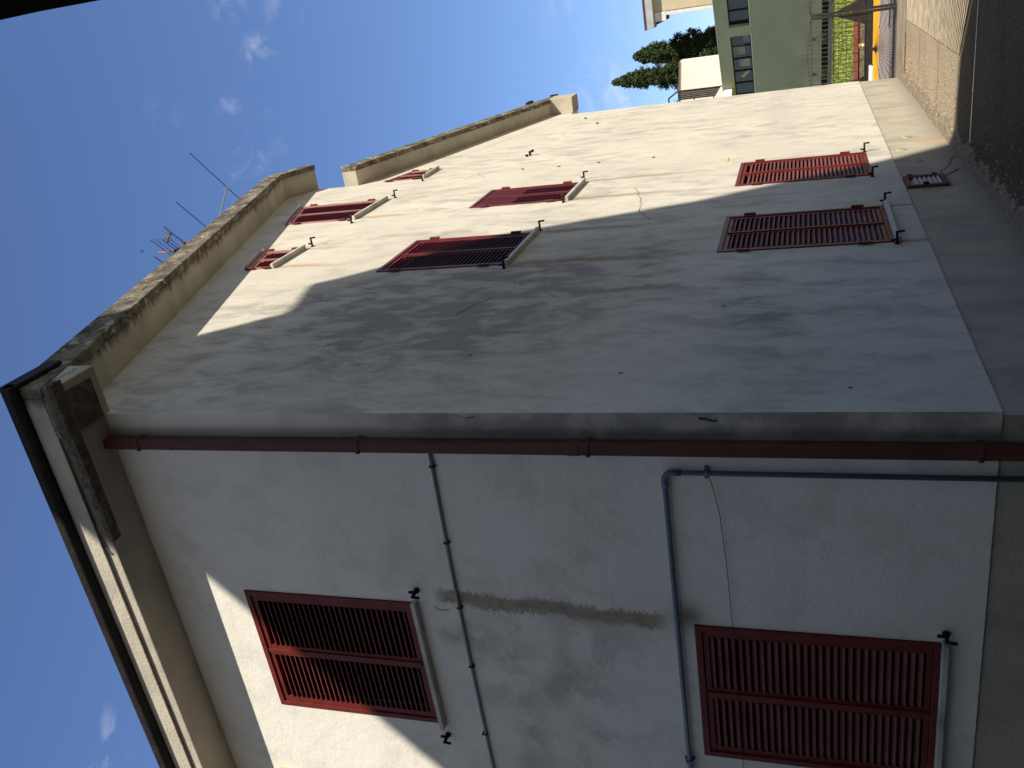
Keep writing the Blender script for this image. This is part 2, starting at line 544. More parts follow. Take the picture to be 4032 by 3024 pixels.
M['shade_asphalt'] = material('yard_shade_asphalt', m_shade_asphalt, 0.95, 0.05)
b = MB()  # dark sheet paints shade into the yard, cut near the cast shadow edge
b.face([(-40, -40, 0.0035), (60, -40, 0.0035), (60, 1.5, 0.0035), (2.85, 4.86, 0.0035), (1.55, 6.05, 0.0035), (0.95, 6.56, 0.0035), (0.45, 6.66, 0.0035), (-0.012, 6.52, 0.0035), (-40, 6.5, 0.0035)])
tag(b.build('yard', M['shade_asphalt']), kind='structure')
M['apron'] = simple('gate_apron', (0.30, 0.25, 0.175), 0.95, 0.15, 2.0, 0.01, dirt=(0.17, 0.14, 0.10))
sheet('pavement', -3.0, 9.0, 12.35, 13.9, 0.004, M['apron'])
M['road'] = simple('road_asphalt', (0.32, 0.275, 0.245), 0.95, 0.10, 1.5, 0.0, fine=120, spec=0.0)
sheet('road', -80, 80, 13.95, 18.0, 0.004, M['road'])
M['lane'] = simple('white_line', (0.62, 0.60, 0.56), 0.8, 0.1)
sheet('road_marking', -80, 80, 17.86, 17.985, 0.008, M['lane'])
M['yellow'] = simple('yellow_kerb_paint', (0.85, 0.40, 0.02), 0.6, 0.12, 3, dirt=(0.6, 0.32, 0.05))
b = MB()
b.box(-80, 80, 18.0, 18.22, 0.0, 0.112)
tag(b.build('kerb', M['yellow'], bevel=0.012), kind='structure')
M['walk'] = simple('sidewalk_cement', (0.31, 0.29, 0.26), 0.95, 0.12, 2, 0.006)
b = MB()
b.box(-80, 80, 18.22, 20.05, -0.02, 0.10)
tag(b.build('sidewalk', M['walk']), kind='structure')


def m_lawn(t, p, bs):
    n = t.noise(p, 1.3, 6, 0.65)
    f = t.noise(t.scaled(p, (1, .4, 1)), 22.0, 5, 0.7)
    col = t.mix(t.ss(n, 0.3, 0.7), (0.22, 0.27, 0.055), (0.33, 0.36, 0.09))
    col = t.mix(t.ss(f, 0.5, 0.7), col, (0.14, 0.19, 0.035))
    return col, f, 0.1


M['lawn'] = material('lawn_grass', m_lawn, 1.0, 0.05)
b = MB()
b.box(-80, 80, 20.34, 46, -0.02, 0.33)
tag(b.build('lawn', M['lawn']), kind='structure')


def grass_tufts():
    b = MB()
    rnd = random.Random(3)
    for k in range(5200):
        y = 20.5 + (rnd.random() ** 1.5) * 17.5
        wx = 2.2 - (y - 14) * 0.085
        x = wx - rnd.random() * (2.2 + (y - 20) * 0.11)
        h = 0.035 + 0.07 * rnd.random()
        a = rnd.random() * 6.28
        dx, dy = math.cos(a) * 0.03, math.sin(a) * 0.03
        lx, ly = (rnd.random() - .5) * 0.08, (rnd.random() - .5) * 0.08
        b.face([(x - dx, y - dy, 0.325), (x + dx, y + dy, 0.325), (x + lx, y + ly, 0.33 + h)], 0 if rnd.random() < .6 else 1)
    M['blade1'] = simple('grass_blade', (0.34, 0.40, 0.09), 1.0, 0.3, 4)
    M['blade2'] = simple('grass_blade_dark', (0.16, 0.22, 0.04), 1.0, 0.3, 4)
    tag(b.build('grass', [M['blade1'], M['blade2']], fix=False), kind='stuff')


grass_tufts()


# ribbed concrete drive: pale ribs with soil in the channels, fanning round the bend
def ribs():
    b = MB()
    rnd = random.Random(5)
    xs = [0.965 + 0.12 * k for k in range(16)]
    b.face([(0.955, 6.70, 0.004), (2.75, 5.0, 0.004), (2.75, 12.33, 0.004), (0.955, 12.33, 0.004)], 1)
    y0 = 6.735
    i = 0
    while y0 < 12.25:
        slope = -0.80 * math.exp(-(y0 - 6.7) / 1.35)
        w = 0.044
        prev = None
        bow = 0.0
        for x in xs:
            yc = y0 + slope * (x - 0.958) + (rnd.random() - .5) * 0.012
            h = 0.0045 + rnd.random() * 0.0015
            ww = w * (0.9 + 0.25 * rnd.random())
            cur = (x, yc, ww, h)
            if prev is not None:
                xa, ya, wa, ha = prev
                xb, yb, wb, hb = cur
                z0 = 0.0055
                A = [(xa, ya - wa / 2, z0), (xa, ya - wa * .3, z0 + ha), (xa, ya + wa * .3, z0 + ha), (xa, ya + wa / 2, z0)]
                B = [(xb, yb - wb / 2, z0), (xb, yb - wb * .3, z0 + hb), (xb, yb + wb * .3, z0 + hb), (xb, yb + wb / 2, z0)]
                for k in range(3):
                    b.face([A[k], B[k], B[k + 1], A[k + 1]], 0)
            prev = cur
        y0 += 0.098 + 0.006 * math.sin(i)
        i += 1
    M['rib'] = simple('rib_concrete', (0.42, 0.36, 0.265), 0.95, 0.22, 6, 0.0)
    M['soil'] = simple('rib_channel_soil', (0.040, 0.026, 0.016), 1.0, 0.4, 9, 0.0)
    tag(b.build('drive', [M['rib'], M['soil']]), kind='structure')


ribs()

b = MB()
x = 0.2
while x < 4.0:
    b.box(x, min(x + 0.49, 4.0), 5.672, 5.706, 0.0, 0.010)
    x += 0.5
tag(b.build('drain_channel', M['grey']), 'narrow metal drain strip across the dark ground near the wall', 'drain')

M['rail'] = simple('rusty_rail', (0.20, 0.075, 0.04), 0.8, 0.3, 12, 0.004)
b = MB()
b.box(0.12, 0.75, 12.28, 12.345, 0.0, 0.014)
tag(b.build('gate_track', M['rail']), 'short rusty red gate track flush in the sunlit concrete', 'rail')


def gravel():
    b = MB()
    rnd = random.Random(11)
    M['stone1'] = simple('gravel_pale', (0.36, 0.31, 0.24), 0.95, 0.3, 20)
    M['stone2'] = simple('gravel_dark', (0.22, 0.18, 0.13), 0.95, 0.3, 20)
    # dirt banked against the wall foot
    n = 90
    ring = []
    for i in range(n + 1):
        y = -0.3 + 13.2 * i / n
        w = 0.13 + 0.07 * math.sin(i * 1.7) * math.sin(i * .63) + 0.06 * rnd.random()
        h = 0.035 + 0.03 * rnd.random()
        ring.append([(-0.02, y, h), (w * .45, y, h * .55), (w, y, 0.001)])
    for i in range(n):
        for k in range(2):
            b.face([ring[i][k], ring[i][k + 1], ring[i + 1][k + 1], ring[i + 1][k]], 1)
    for k in range(2300):
        y = -0.3 + 13.1 * rnd.random()
        x = 0.02 + abs(rnd.gauss(0, 0.22))
        s = 0.005 + 0.012 * rnd.random() ** 2
        if x > 1.2:
            continue
        z = 0.02 if x < 0.12 else 0.0
        a = rnd.random() * 6.28
        P = [(x + math.cos(a + q) * s * (0.8 + .5 * rnd.random()), y + math.sin(a + q) * s, z) for q in (0, 1.6, 3.1, 4.7)]
        T = (x, y, z + s * 1.1)
        mi = 0 if rnd.random() < .6 else 1
        for q in range(4):
            b.face([P[q], P[(q + 1) % 4], T], mi)
    tag(b.build('gravel', [M['stone1'], M['stone2']]), kind='stuff')


gravel()

# ------------------------------------------------------------------ the house
house = thing('house', (0, 0, 0), 'white plastered two storey house with red louvred shutters and concrete eaves', 'house')

SN, SF = 0.342, 0.312            # roof slopes near / far half of the gable
soffN = lambda y: 6.60 + SN * y
RIDGE = 7.10
ZR = soffN(RIDGE)
soffF = lambda y: 8.06 - SF * (y - 7.63)
YF = 12.85
PL = 0.69                         # plinth height

# windows: u0, u1, z0, z1 at u0, z1 at u1 (shutter outline incl. frame)
WA = [(-2.635, -1.495, 4.285, 5.69, 5.69), (-2.635, -1.51, 0.905, 2.33, 2.33)]
WB = [(3.03, 4.19, 0.935, 2.36, 2.36), (5.48, 6.68, 0.945, 2.36, 2.36),
      (3.05, 4.13, 4.285, 5.65, 5.65), (5.48, 6.40, 4.285, 5.51, 5.51),
      (3.43, 4.11, 7.065, 7.38, 7.58), (5.39, 6.40, 7.05, 8.03, 8.38), (7.68, 8.30, 7.02, 7.67, 7.46)]
HATCH = (4.815, 5.255, 0.295, 0.695, 0.695)


def wall_mesh(name, outer, holes, F, mats, inner_mats=None, depth=0.16):
    b = MB()
    loops = [[Vector((p[0], p[1], 0)) for p in outer]]
    for (u0, u1, z0, za, zb) in holes:
        loops.append([Vector((u0, z0, 0)), Vector((u1, z0, 0)), Vector((u1, zb, 0)), Vector((u0, za, 0))])
    flat = [v for lp in loops for v in lp]
    for tri in tessellate_polygon(loops):
        b.face([F(flat[i].x, flat[i].y, 0) for i in tri])
    for (u0, u1, z0, za, zb) in holes:
        q = [(u0, z0), (u1, z0), (u1, zb), (u0, za)]
        for k in range(4):
            a, c = q[k], q[(k + 1) % 4]
            b.face([F(a[0], a[1], 0), F(c[0], c[1], 0), F(c[0], c[1], -depth), F(a[0], a[1], -depth)])
        b.face([F(p[0], p[1], -depth) for p in q], 1)
    return b


def ribbon(b, F, pts, w, m, d=0.0015, seed=0):
    """thin jagged crack lying on a wall"""
    rnd = random.Random(seed)
    fine = []
    for k in range(len(pts) - 1):
        (a0, z0), (a1, z1) = pts[k], pts[k + 1]
        n = max(2, int(math.hypot(a1 - a0, z1 - z0) / 0.05))
        for i in range(n):
            f = i / n
            fine.append((a0 + (a1 - a0) * f + rnd.gauss(0, .008), z0 + (z1 - z0) * f + rnd.gauss(0, .008)))
    for k in range(len(fine) - 1):
        a, c = Vector(fine[k]), Vector(fine[k + 1])
        t = (c - a)
        if t.length < 1e-4:
            continue
        t = Vector((-t.y, t.x)).normalized()
        w0, w1 = w * (0.3 + 1.0 * rnd.random()) / 2, w * (0.3 + 1.0 * rnd.random()) / 2
        b.face([F(a.x + t.x * w0, a.y + t.y * w0, d), F(a.x - t.x * w0, a.y - t.y * w0, d),
                F(c.x - t.x * w1, c.y - t.y * w1, d), F(c.x + t.x * w1, c.y + t.y * w1, d)], m)


# plastered gable wall (stepped: tall near block, lower far block)
gout = [(0.0, PL), (YF, PL), (YF, 5.94), (13.48, 5.945), (13.48, soffF(13.48)), (7.63, soffF(7.63)), (7.62, 8.80), (RIDGE, ZR), (0.0, soffN(0))]
b = wall_mesh('gable_wall', gout, WB, FB, None)
ribbon(b, FB, [(2.75, 3.78), (2.5, 3.95), (2.3, 4.02)], 0.007, 2, seed=1)
ribbon(b, FB, [(2.15, 4.10), (1.9, 4.26), (1.72, 4.33)], 0.011, 2, seed=31)
ribbon(b, FB, [(1.6, 4.42), (1.42, 4.5)], 0.006, 2, seed=32)
ribbon(b, FB, [(7.4, 6.5), (7.55, 6.42), (7.45, 6.25), (7.62, 6.1), (7.3, 5.9)], 0.008, 2, seed=2)
ribbon(b, FB, [(4.3, 3.1), (4.7, 3.3), (5.2, 3.35), (5.9, 3.55)], 0.008, 2, seed=3)
ribbon(b, FB, [(9.2, 8.0 - 1.0), (10.4, 6.6), (11.8, 6.15)], 0.006, 2, seed=4)
ribbon(b, FB, [(5.3, 0.71 + .03), (5.25, 0.72)], 0.01, 2, seed=5)
for (yy, zz) in [(7.65, 5.44), (7.60, 4.89), (7.60, 4.32), (7.60, 3.56)]:
    b.box(yy - .012, yy + .012, zz - .018, zz + .018, 0.0, 0.012, 2, FB)
for (yy, zz) in [(0.55, 2.75), (0.3, 1.4), (0.9, 3.9), (1.7, 2.2), (1.2, 5.2)]:
    b.box(yy - .006, yy + .006, zz - .012, zz + .012, 0.0, 0.003, 2, FB)
gable = b.build('gable_wall', [M['gable'], M['black'], M['crack']], house)

fout = [(-10.0, PL), (0.0, PL), (0.0, soffN(0)), (-10.0, soffN(0))]
b = wall_mesh('front_wall', fout, WA + [(-6.6, -5.45, 4.285, 5.69, 5.69), (-6.6, -5.45, .905, 2.33, 2.33)], FA, None)
ribbon(b, FA, [(-1.52, 4.14), (-1.56, 4.05), (-1.49, 3.98)], 0.008, 2, seed=6)
ribbon(b, FA, [(-0.008, 3.70), (-0.03, 3.62), (-0.035, 3.5)], 0.007, 2, seed=7)
ribbon(b, FA, [(-0.04, 2.19), (-0.06, 2.13), (-0.05, 2.09)], 0.02, 2, seed=8)
front = b.build('front_wall', [M['front'], M['black'], M['crack']], house)

# hidden back and side walls close the volume
b = MB()
b.prism(gout, lambda p, q, t_: Vector((t_, p, q)), -10.0, -9.8)
b.box(-9.8, -0.003, YF + .001, 13.478, 5.942, soffF(13.48) - .01)
b.box(-9.8, -0.2, YF - 0.2, YF - 0.001, 0.0, soffF(YF))
b.box(-9.8, -0.02, 7.40, 7.615, 7.5, 8.78)
b.build('rear_wall', M['front'], house)

# plinth, set back 12 mm under the plaster edge
b = MB()
loops = [[Vector((-0.012, 0, 0)), Vector((YF - .012, 0, 0)), Vector((YF - .012, PL, 0)), Vector((-0.012, PL, 0))],
         [Vector((HATCH[0], HATCH[2], 0)), Vector((HATCH[1], HATCH[2], 0)), Vector((HATCH[1], HATCH[3] - .02, 0)), Vector((HATCH[0], HATCH[3] - .02, 0))]]
flat = [v for lp in loops for v in lp]
FBp = frame((-0.012, 0, 0), (0, 1, 0), (1, 0, 0))
FAp = frame((0, 0.012, 0), (1, 0, 0), (0, -1, 0))
for tri in tessellate_polygon(loops):
    b.face([FBp(flat[i].x, flat[i].y, 0) for i in tri])
q = loops[1]
for k in range(4):
    a, c = q[k], q[(k + 1) % 4]
    b.face([FBp(a.x, a.y, 0), FBp(c.x, c.y, 0), FBp(c.x, c.y, -.12), FBp(a.x, a.y, -.12)])
b.face([FBp(p.x, p.y, -.12) for p in q], 1)
b.face([FAp(-10, 0, 0), FAp(-0.012, 0, 0), FAp(-0.012, PL, 0), FAp(-10, PL, 0)])
b.face([(0, YF, PL), (-0.012, YF - .012, PL), (-0.012, -0.0 + .012, PL), (0, 0, PL)])
b.face([(0, 0, PL), (-0.012, .012, PL), (-10, .012, PL), (-10, 0, PL)])
ribbon(b, FBp, [(5.4, 0.30), (5.75, 0.18), (6.1, 0.10), (6.2, 0.0)], 0.02, 2, seed=9)
ribbon(b, FBp, [(5.25, 0.29), (5.45, 0.16), (5.6, 0.02)], 0.03, 2, seed=10)
plinth = b.build('plinth', [M['plinth'], M['black'], M['crack']], house)

# roof slabs with weathered concrete edge
OB, OF = 0.37, 0.30
GY = lambda p, q, t_: Vector((t_, p, q))
TH = 0.235
b = MB()
nearpoly = [(-0.36, soffN(-0.36)), (RIDGE, ZR), (7.66, 8.765), (7.66, 8.765 + .17), (RIDGE - .03, ZR + .205), (-0.36, soffN(-0.36) + TH)]
b.prism(nearpoly, GY, -10.2, OB - 0.075, 0)
# thicker drip edge
edge = [(p, q - 0.018) for p, q in nearpoly[:3]] + [(p, q + 0.012) for p, q in nearpoly[3:]]
b.prism(edge, GY, OB - 0.0745, OB, 1)
b.build('roof_slab', [M['soffit'], M['concrete']], house, bevel=0.006)
b = MB()
farpoly = [(7.63, soffF(7.63)), (13.5, soffF(13.5)), (13.5, soffF(13.5) + TH), (7.63, soffF(7.63) + TH)]
b.prism(farpoly, GY, -10.2, OF - 0.075, 0)
edge = [(7.625, soffF(7.63) - .018), (13.505, soffF(13.5) - .018), (13.505, soffF(13.5) + TH + .012), (7.625, soffF(7.63) + TH + .012)]
b.prism(edge, GY, OF - 0.0745, OF, 1)
b.build('roof_slab', [M['soffit'], M['concrete']], house, bevel=0.006)

# roof tiles on top (curved rows)
b = MB()
for (ya, yb, za, zb) in ((-0.33, RIDGE, soffN(-0.33) + TH, ZR + .21), (13.5, 7.75, soffF(13.5) + TH, soffF(7.75) + TH)):
    x = -10.2
    while x < 0.12:
        n = 5
        for k in range(n):
            a0, a1 = math.pi * k / n, math.pi * (k + 1) / n
            xa, xb = x + .1 - .1 * math.cos(a0), x + .1 - .1 * math.cos(a1)
            ha, hb = .015 + .06 * math.sin(a0), .015 + .06 * math.sin(a1)
            b.face([(xa, ya, za + ha), (xb, ya, za + hb), (xb, yb, zb + hb), (xa, yb, zb + ha)], 0, True)
        x += 0.21
b.build('roof_tiles', M['tile'], house)

# front cornice
b = MB()
b.box(-10.2, -0.012, -0.335, 0.02, 6.392, 6.64)
b.box(-10.2, -0.012, -0.335, -0.275, 6.386, 6.392)
corn = b.build('cornice', [M['cornice']], house, bevel=0.006)
# cornice return: the broken corner box under the gable end
b = MB()
b.box(-0.010, 0.36, -0.352, 0.05, 6.378, 6.70, 0)
b.box(-0.0, 0.30, -0.30, -0.02, 6.366, 6.3775, 1)
ribbon(b, lambda a, c, d: Vector((0.3615, a, c)), [(-.34, 6.43), (-.2, 6.50), (-.05, 6.47), (.03, 6.52)], .012, 2, seed=21, d=0)
b.build('cornice_return', [M['cornice'], M['broken'], M['crack']], house, bevel=0.008)
# spalled render, exposed core along the lower edge of the cornice
b = MB()
rnd = random.Random(4)
x = -0.86
while x < 0.33:
    w = 0.03 + 0.07 * rnd.random()
    f = max(0.25, 1 - abs((x + 0.1) / 0.85))
    b.hexa([(x, -0.356 if x > -.02 else -.342, 6.366), (x + w, -0.356 if x > -.02 else -.342, 6.366), (x + w, -0.26, 6.37), (x, -0.26, 6.37),
            (x, -0.358 if x > -.02 else -.343, 6.39 + .10 * f * rnd.random()), (x + w, -0.358 if x > -.02 else -.343, 6.39 + .10 * f * rnd.random()), (x + w, -0.30, 6.42), (x, -0.30, 6.42)])
    x += w
ribbon(b, lambda a, c, d: Vector((a, -0.3375 - d, c)), [(-1.0, 6.44), (-.7, 6.49), (-.4, 6.50), (-.1, 6.53)], .03, 1, seed=23, d=0.0)
b.build('broken_render', [M['broken'], M['crack']], house)
# far cornice return
b = MB()
b.box(0.001, OF + 0.005, 13.02, 13.52, 5.93, soffF(13.02) + 0.02, 0)
b.build('cornice_return', [M['cornice'], M['crack']], house, bevel=0.008)
b = MB()
b.box(-10, OF + .02, 13.525, 13.66, 6.36, 6.50)
b.box(OF - .05, OF + .03, 12.70, 12.98, 6.70, 6.78)
b.build('gutter', M['gutter'], house)
# front gutter
b = MB()
prof = [(-0.345, 6.645), (-0.395, 6.640), (-0.425, 6.672), (-0.43, 6.735), (-0.42, 6.735), (-0.345, 6.735)]
b.prism(prof, GY, -10.2, 0.405, 0)
b.box(0.375, 0.405, -0.43, 0.055, 6.645, 6.765)
b.build('gutter', M['gutter'], house, bevel=0.01)


# windows with louvred shutters -------------------------------------------------
def ztop(w, u):
    return w[3] + (w[4] - w[3]) * (u - w[0]) / (w[1] - w[0])


def make_window(w, F, parent, sill=True, cap=False, pitch=0.0435, slat=0.0275, hinges=True, pale_paint=False, shut_above=None):
    paint = [M['pale_paint'] if pale_paint else M['red'], M['red']]
    u0, u1, z0, za, zb = w
    fw = 0.046
    b = MB()

    def bar(p, d0, d1, m=0):
        b.hexa([F(*p[0], d0), F(*p[1], d0), F(*p[2], d0), F(*p[3], d0), F(*p[0], d1), F(*p[1], d1), F(*p[2], d1), F(*p[3], d1)], m)
    e = 0.003
    # outer frame
    bar([(u0 + e, z0 + e), (u0 + fw, z0 + e), (u0 + fw, ztop(w, u0 + fw) - e), (u0 + e, ztop(w, u0) - e)], -0.10, 0.012)
    bar([(u1 - fw, z0 + e), (u1 - e, z0 + e), (u1 - e, ztop(w, u1) - e), (u1 - fw, ztop(w, u1 - fw) - e)], -0.10, 0.012)
    bar([(u0 + fw, ztop(w, u0 + fw) - fw), (u1 - fw, ztop(w, u1 - fw) - fw), (u1 - fw, ztop(w, u1 - fw) - e), (u0 + fw, ztop(w, u0 + fw) - e)], -0.10, 0.0125)
    bar([(u0 + fw, z0 + e), (u1 - fw, z0 + e), (u1 - fw, z0 + fw * .8), (u0 + fw, z0 + fw * .8)], -0.10, 0.011)
    win = b.build('window', paint, parent, bevel=0.003)
    mid = (u0 + u1) / 2
    g = 0.005
    for (a, c) in ((u0 + fw + g, mid - 0.003), (mid + 0.003, u1 - fw - g)):
        b = MB()
        st = 0.032 if pale_paint else 0.044
        zl = z0 + fw * .8 + g
        zt = lambda u: ztop(w, u) - fw - g
        D0, D1 = -0.028, 0.001
        bar([(a, zl), (a + st, zl), (a + st, zt(a + st)), (a, zt(a))], D0, D1)
        bar([(c - st, zl), (c, zl), (c, zt(c)), (c - st, zt(c - st))], D0, D1)
        bar([(a + st, zt(a + st) - st * .75), (c - st, zt(c - st) - st * .75), (c - st, zt(c - st)), (a + st, zt(a + st))], D0, D1 - .001)
        bar([(a + st, zl), (c - st, zl), (c - st, zl + st * .75), (a + st, zl + st * .75)], D0, D1 - .001)
        z = zl + st * .75 + 0.014
        while z < max(zt(a), zt(c)) - st * .75 - slat:
            ua, ub = a + st, c - st
            # clip to a sloping head
            lim = z + slat * .9 + st * .75 + 0.004
            if zt(ua) < lim or zt(ub) < lim:
                s = (zt(ub) - zt(ua)) / (ub - ua)
                if abs(s) > 1e-6:
                    uc = ua + (lim - zt(ua)) / s
                    if s > 0:
                        ua = min(max(ua, uc), ub)
                    else:
                        ub = max(min(ub, uc), ua)
            if ub - ua > 0.03 and min(zt(ua), zt(ub)) > lim - 0.01:
                do, di, h, th = 0.006, 0.006 - slat, slat * 0.95, 0.0065
                if shut_above and z > shut_above:
                    do, di, h = 0.004, -0.006, pitch * 0.86
                b.hexa([F(ua, z, do), F(ub, z, do), F(ub, z + h, di), F(ua, z + h, di),
                        F(ua, z + th, do), F(ub, z + th, do), F(ub, z + h + th, di), F(ua, z + h + th, di)], 1)
            z += pitch
        b.build('shutter', paint, win)
    # astragal covering the gap between the leaves
    b = MB()
    aw = 0.009 if pale_paint else 0.017
    bar([(mid - aw, z0 + fw), (mid + aw, z0 + fw), (mid + aw, ztop(w, mid) - fw - .01), (mid - aw, ztop(w, mid) - fw - .01)], 0.002, 0.013)
    b.build('meeting_strip', paint, win, bevel=0.002)
    if hinges:
        for u in (u0, u1):
            zt_ = ztop(w, u)
            for zz in (z0 + 0.16 * (zt_ - z0), zt_ - 0.16 * (zt_ - z0)):
                b = MB()
                s = 1 if u == u1 else -1
                b.box(u - .025 + s * .01, u + .012 + s * .01, zz - .055, zz + .055, 0.013, 0.030, 0, lambda p, q, r: F(p, q, r))
                b.build('hinge', M['red'], win, bevel=0.003)
    if sill:
        b = MB()
        b.box(u0 - .02, u1 + .02, z0 - .036, z0 - .001, -0.05, 0.055, 0, F)
        b.build('sill', M['sill'], win, bevel=0.004)
    if cap:
        b = MB()
        bar([(u0 - .03, ztop(w, u0 - .03) + .001), (u1 + .02, ztop(w, u1 + .02) + .001), (u1 + .02, ztop(w, u1 + .02) + .006), (u0 - .03, ztop(w, u0 - .03) + .006)], 0.0005, 0.05)
        b.build('drip_cap', M['grey'], win)
    return win


for w in WA:
    make_window(w, FA, house, hinges=False)
for w in [(-6.6, -5.45, 4.285, 5.69, 5.69), (-6.6, -5.45, .905, 2.33, 2.33)]:
    make_window(w, FA, house, pitch=0.09)
for i, w in enumerate(WB):
    make_window(w, FB, house, cap=(i >= 4 and i != 6), sill=(i != 1), pale_paint=(i >= 4), shut_above=(4.98 if i == 3 else None))
b = MB()

# basement hatch: small weathered shutter
M['hatchp'] = simple('weathered_hatch_paint', (0.15, 0.065, 0.055), 0.7, 0.3, 14, 0.002, dirt=(0.30, 0.24, 0.23))


def make_hatch():
    F = FBp
    u0, u1, z0, z1, _ = HATCH
    b = MB()
    fw = .045
    for q in ((u0, u0 + fw, z0, z1 - .02), (u1 - fw, u1, z0, z1 - .02), (u0 + fw, u1 - fw, z0, z0 + fw), (u0 + fw, u1 - fw, z1 - .02 - fw, z1 - .02)):
        b.box(q[0], q[1], q[2], q[3], -.06, .03, 0, F)
    h = b.build('hatch', M['hatchp'], house, bevel=0.003)
    b = MB()
    z = z0 + fw + .012
    while z < z1 - .02 - fw - .03:
        b.hexa([F(u0 + fw, z, .022), F(u1 - fw, z, .022), F(u1 - fw, z + .042, -.022), F(u0 + fw, z + .042, -.022),
                F(u0 + fw, z + .007, .022), F(u1 - fw, z + .007, .022), F(u1 - fw, z + .049, -.022), F(u0 + fw, z + .049, -.022)])
        z += .042
    M['hatchs'] = simple('chalky_slats', (0.50, 0.47, 0.46), 0.8, 0.25, 18, 0.001, dirt=(0.24, 0.13, 0.11))
    b.build('slats', M['hatchs'], h)
    b = MB()
    b.box(u0 + .012, u0 + .034, .48, .53, .03, .055, 0, F)
    b.build('latch', M['iron'], h)
    for zz in (.36, .59):
        b = MB()
        b.box(u1 - .01, u1 + .02, zz, zz + .05, .028, .042, 0, F)
        b.build('hinge', M['hatchp'], h)


make_hatch()


# shutter stays (iron hold-backs)
def stay(F, u, z, flip=1):
    b = MB()
    b.tube([F(u, z, -.002), F(u, z, 0.012)], 0.020, 10)
    b.tube([F(u, z, .01), F(u, z + .002, .105)], 0.011, 8)
    b.tube([F(u, z, .035), F(u, z + .045, .035)], 0.010, 8)
    b.tube([F(u, z + .008, .10), F(u + .004 * flip, z - .055, .104)], 0.0095, 8)
    b.build('shutter_stay', M['iron'], house)


for (y, z) in [(4.217, 6.995), (5.209, 6.98), (6.49, 6.945), (7.512, 6.946), (6.563, 4.299), (5.395, 4.294), (4.196, 4.256),
               (2.941, 4.272), (6.713, .955), (5.417, .951), (4.267, .919), (2.986, .925)]:
    stay(FB, y, z)


def stay_front(u, z):
    b = MB()
    F = FA
    b.tube([F(u, z, -.002), F(u, z, 0.016)], 0.022, 10)
    b.tube([F(u, z, .01), F(u, z + .003, .085)], 0.012, 8)
    b.tube([F(u, z, .03), F(u, z + .05, .03)], 0.011, 8)
    b.tube([F(u, z + .01, .08), F(u, z - .05, .085)], 0.010, 8)
    b.build('shutter_stay', M['iron'], house)


for (x, z) in [(-1.387, 4.232), (-2.745, 4.253), (-1.441, 0.885)]:
    stay_front(x, z)

# downpipe with brackets
b = MB()
b.box(-0.238, -0.162, -0.096, -0.020, 0.0, 6.40)
b.box(-0.2405, -0.1595, -0.0985, -0.0185, 2.90, 2.985)
b.box(-0.2395, -0.1605, -0.0975, -0.0185, 5.80, 5.83)
dp = b.build('downpipe', M['pipe'], house, bevel=0.008)
for z in (6.10, 4.37, 2.855, 0.79):
    b = MB()
    b.box(-0.244, -0.156, -0.102, -0.012, z - .014, z + .014)
    b.tube([(-0.20, -0.012, z), (-0.20, 0.003, z)], 0.012, 8)
    b.tube([(-0.232, -0.110, z), (-0.232, -0.085, z)], 0.009, 8)
    b.build('bracket', M['pipe'], dp, bevel=0.003)

# blue-grey water pipe with elbow
b = MB()
arc = [(-0.378 - 0.055 + 0.055 * math.cos(a), -0.03, 2.375 + 0.055 * math.sin(a)) for a in [R(d) for d in range(0, 91, 15)]]
b.tube([(-0.378, -0.03, 0.0)] + arc + [(-10.0, -0.03, 2.43)], 0.0165, 10)
wp = b.build('water_pipe', M['pvc'], house)
b = MB()
b.tube([(-0.378, -0.03, 2.33)] + arc + [(-0.48, -0.03, 2.43)], 0.0205, 10)
b.build('elbow', M['pvc'], wp)
for (x, z, v) in ((-0.378, 2.185, 1), (-2.68, 2.43, 0), (-0.378, .55, 1), (-5.0, 2.43, 0)):
    b = MB()
    if v:
        b.box(x - .024, x + .024, -.05, 0.001, z - .010, z + .010)
        b.box(x - .036, x - .022, -.012, 0.001, z - .010, z + .010)
        b.box(x + .022, x + .036, -.012, 0.001, z - .010, z + .010)
    else:
        b.box(x - .010, x + .010, -.05, 0.001, z - .024, z + .024)
        b.box(x - .010, x + .010, -.012, 0.001, z - .036, z + .036)
    b.build('pipe_clip', M['pvc'], wp)

# thin conduit across the front
b = MB()
pts = [(-0.20 - 0.9 * k, -0.014, 3.905 + 0.012 * math.sin(k * 1.3) + .012 * k) for k in range(12)]
b.tube(pts, 0.011, 8)
cd = b.build('conduit', M['conduit'], house)
for (x, z) in ((-.374, 3.912), (-.962, 3.925), (-1.503, 3.93), (-2.028, 3.936), (-2.677, 3.945)):
    b = MB()
    b.box(x - .007, x + .007, -.027, 0.001, z - .024, z + .014)
    b.build('clip', M['iron'], cd)
# loose black cable
b = MB()
b.tube([(-.385, -.05, 2.17), (-.5, -.03, 2.148), (-.66, -.022, 2.125), (-1.0, -.02, 2.103), (-1.49, -.022, 2.089), (-2.1, -.025, 2.078), (-2.65, -.022, 2.072), (-4.5, -.02, 2.07)], 0.0022, 6)
b.build('cable', M['iron'], house)
# cream box at the edge of the front
M['cream'] = simple('cream_box', (0.62, 0.50, 0.25), 0.6, 0.1, 5)
b = MB()
b.box(-3.62, -3.375, -.045, .002, 5.80, 5.93)
b.build('junction_box', M['cream'], house, bevel=0.006)
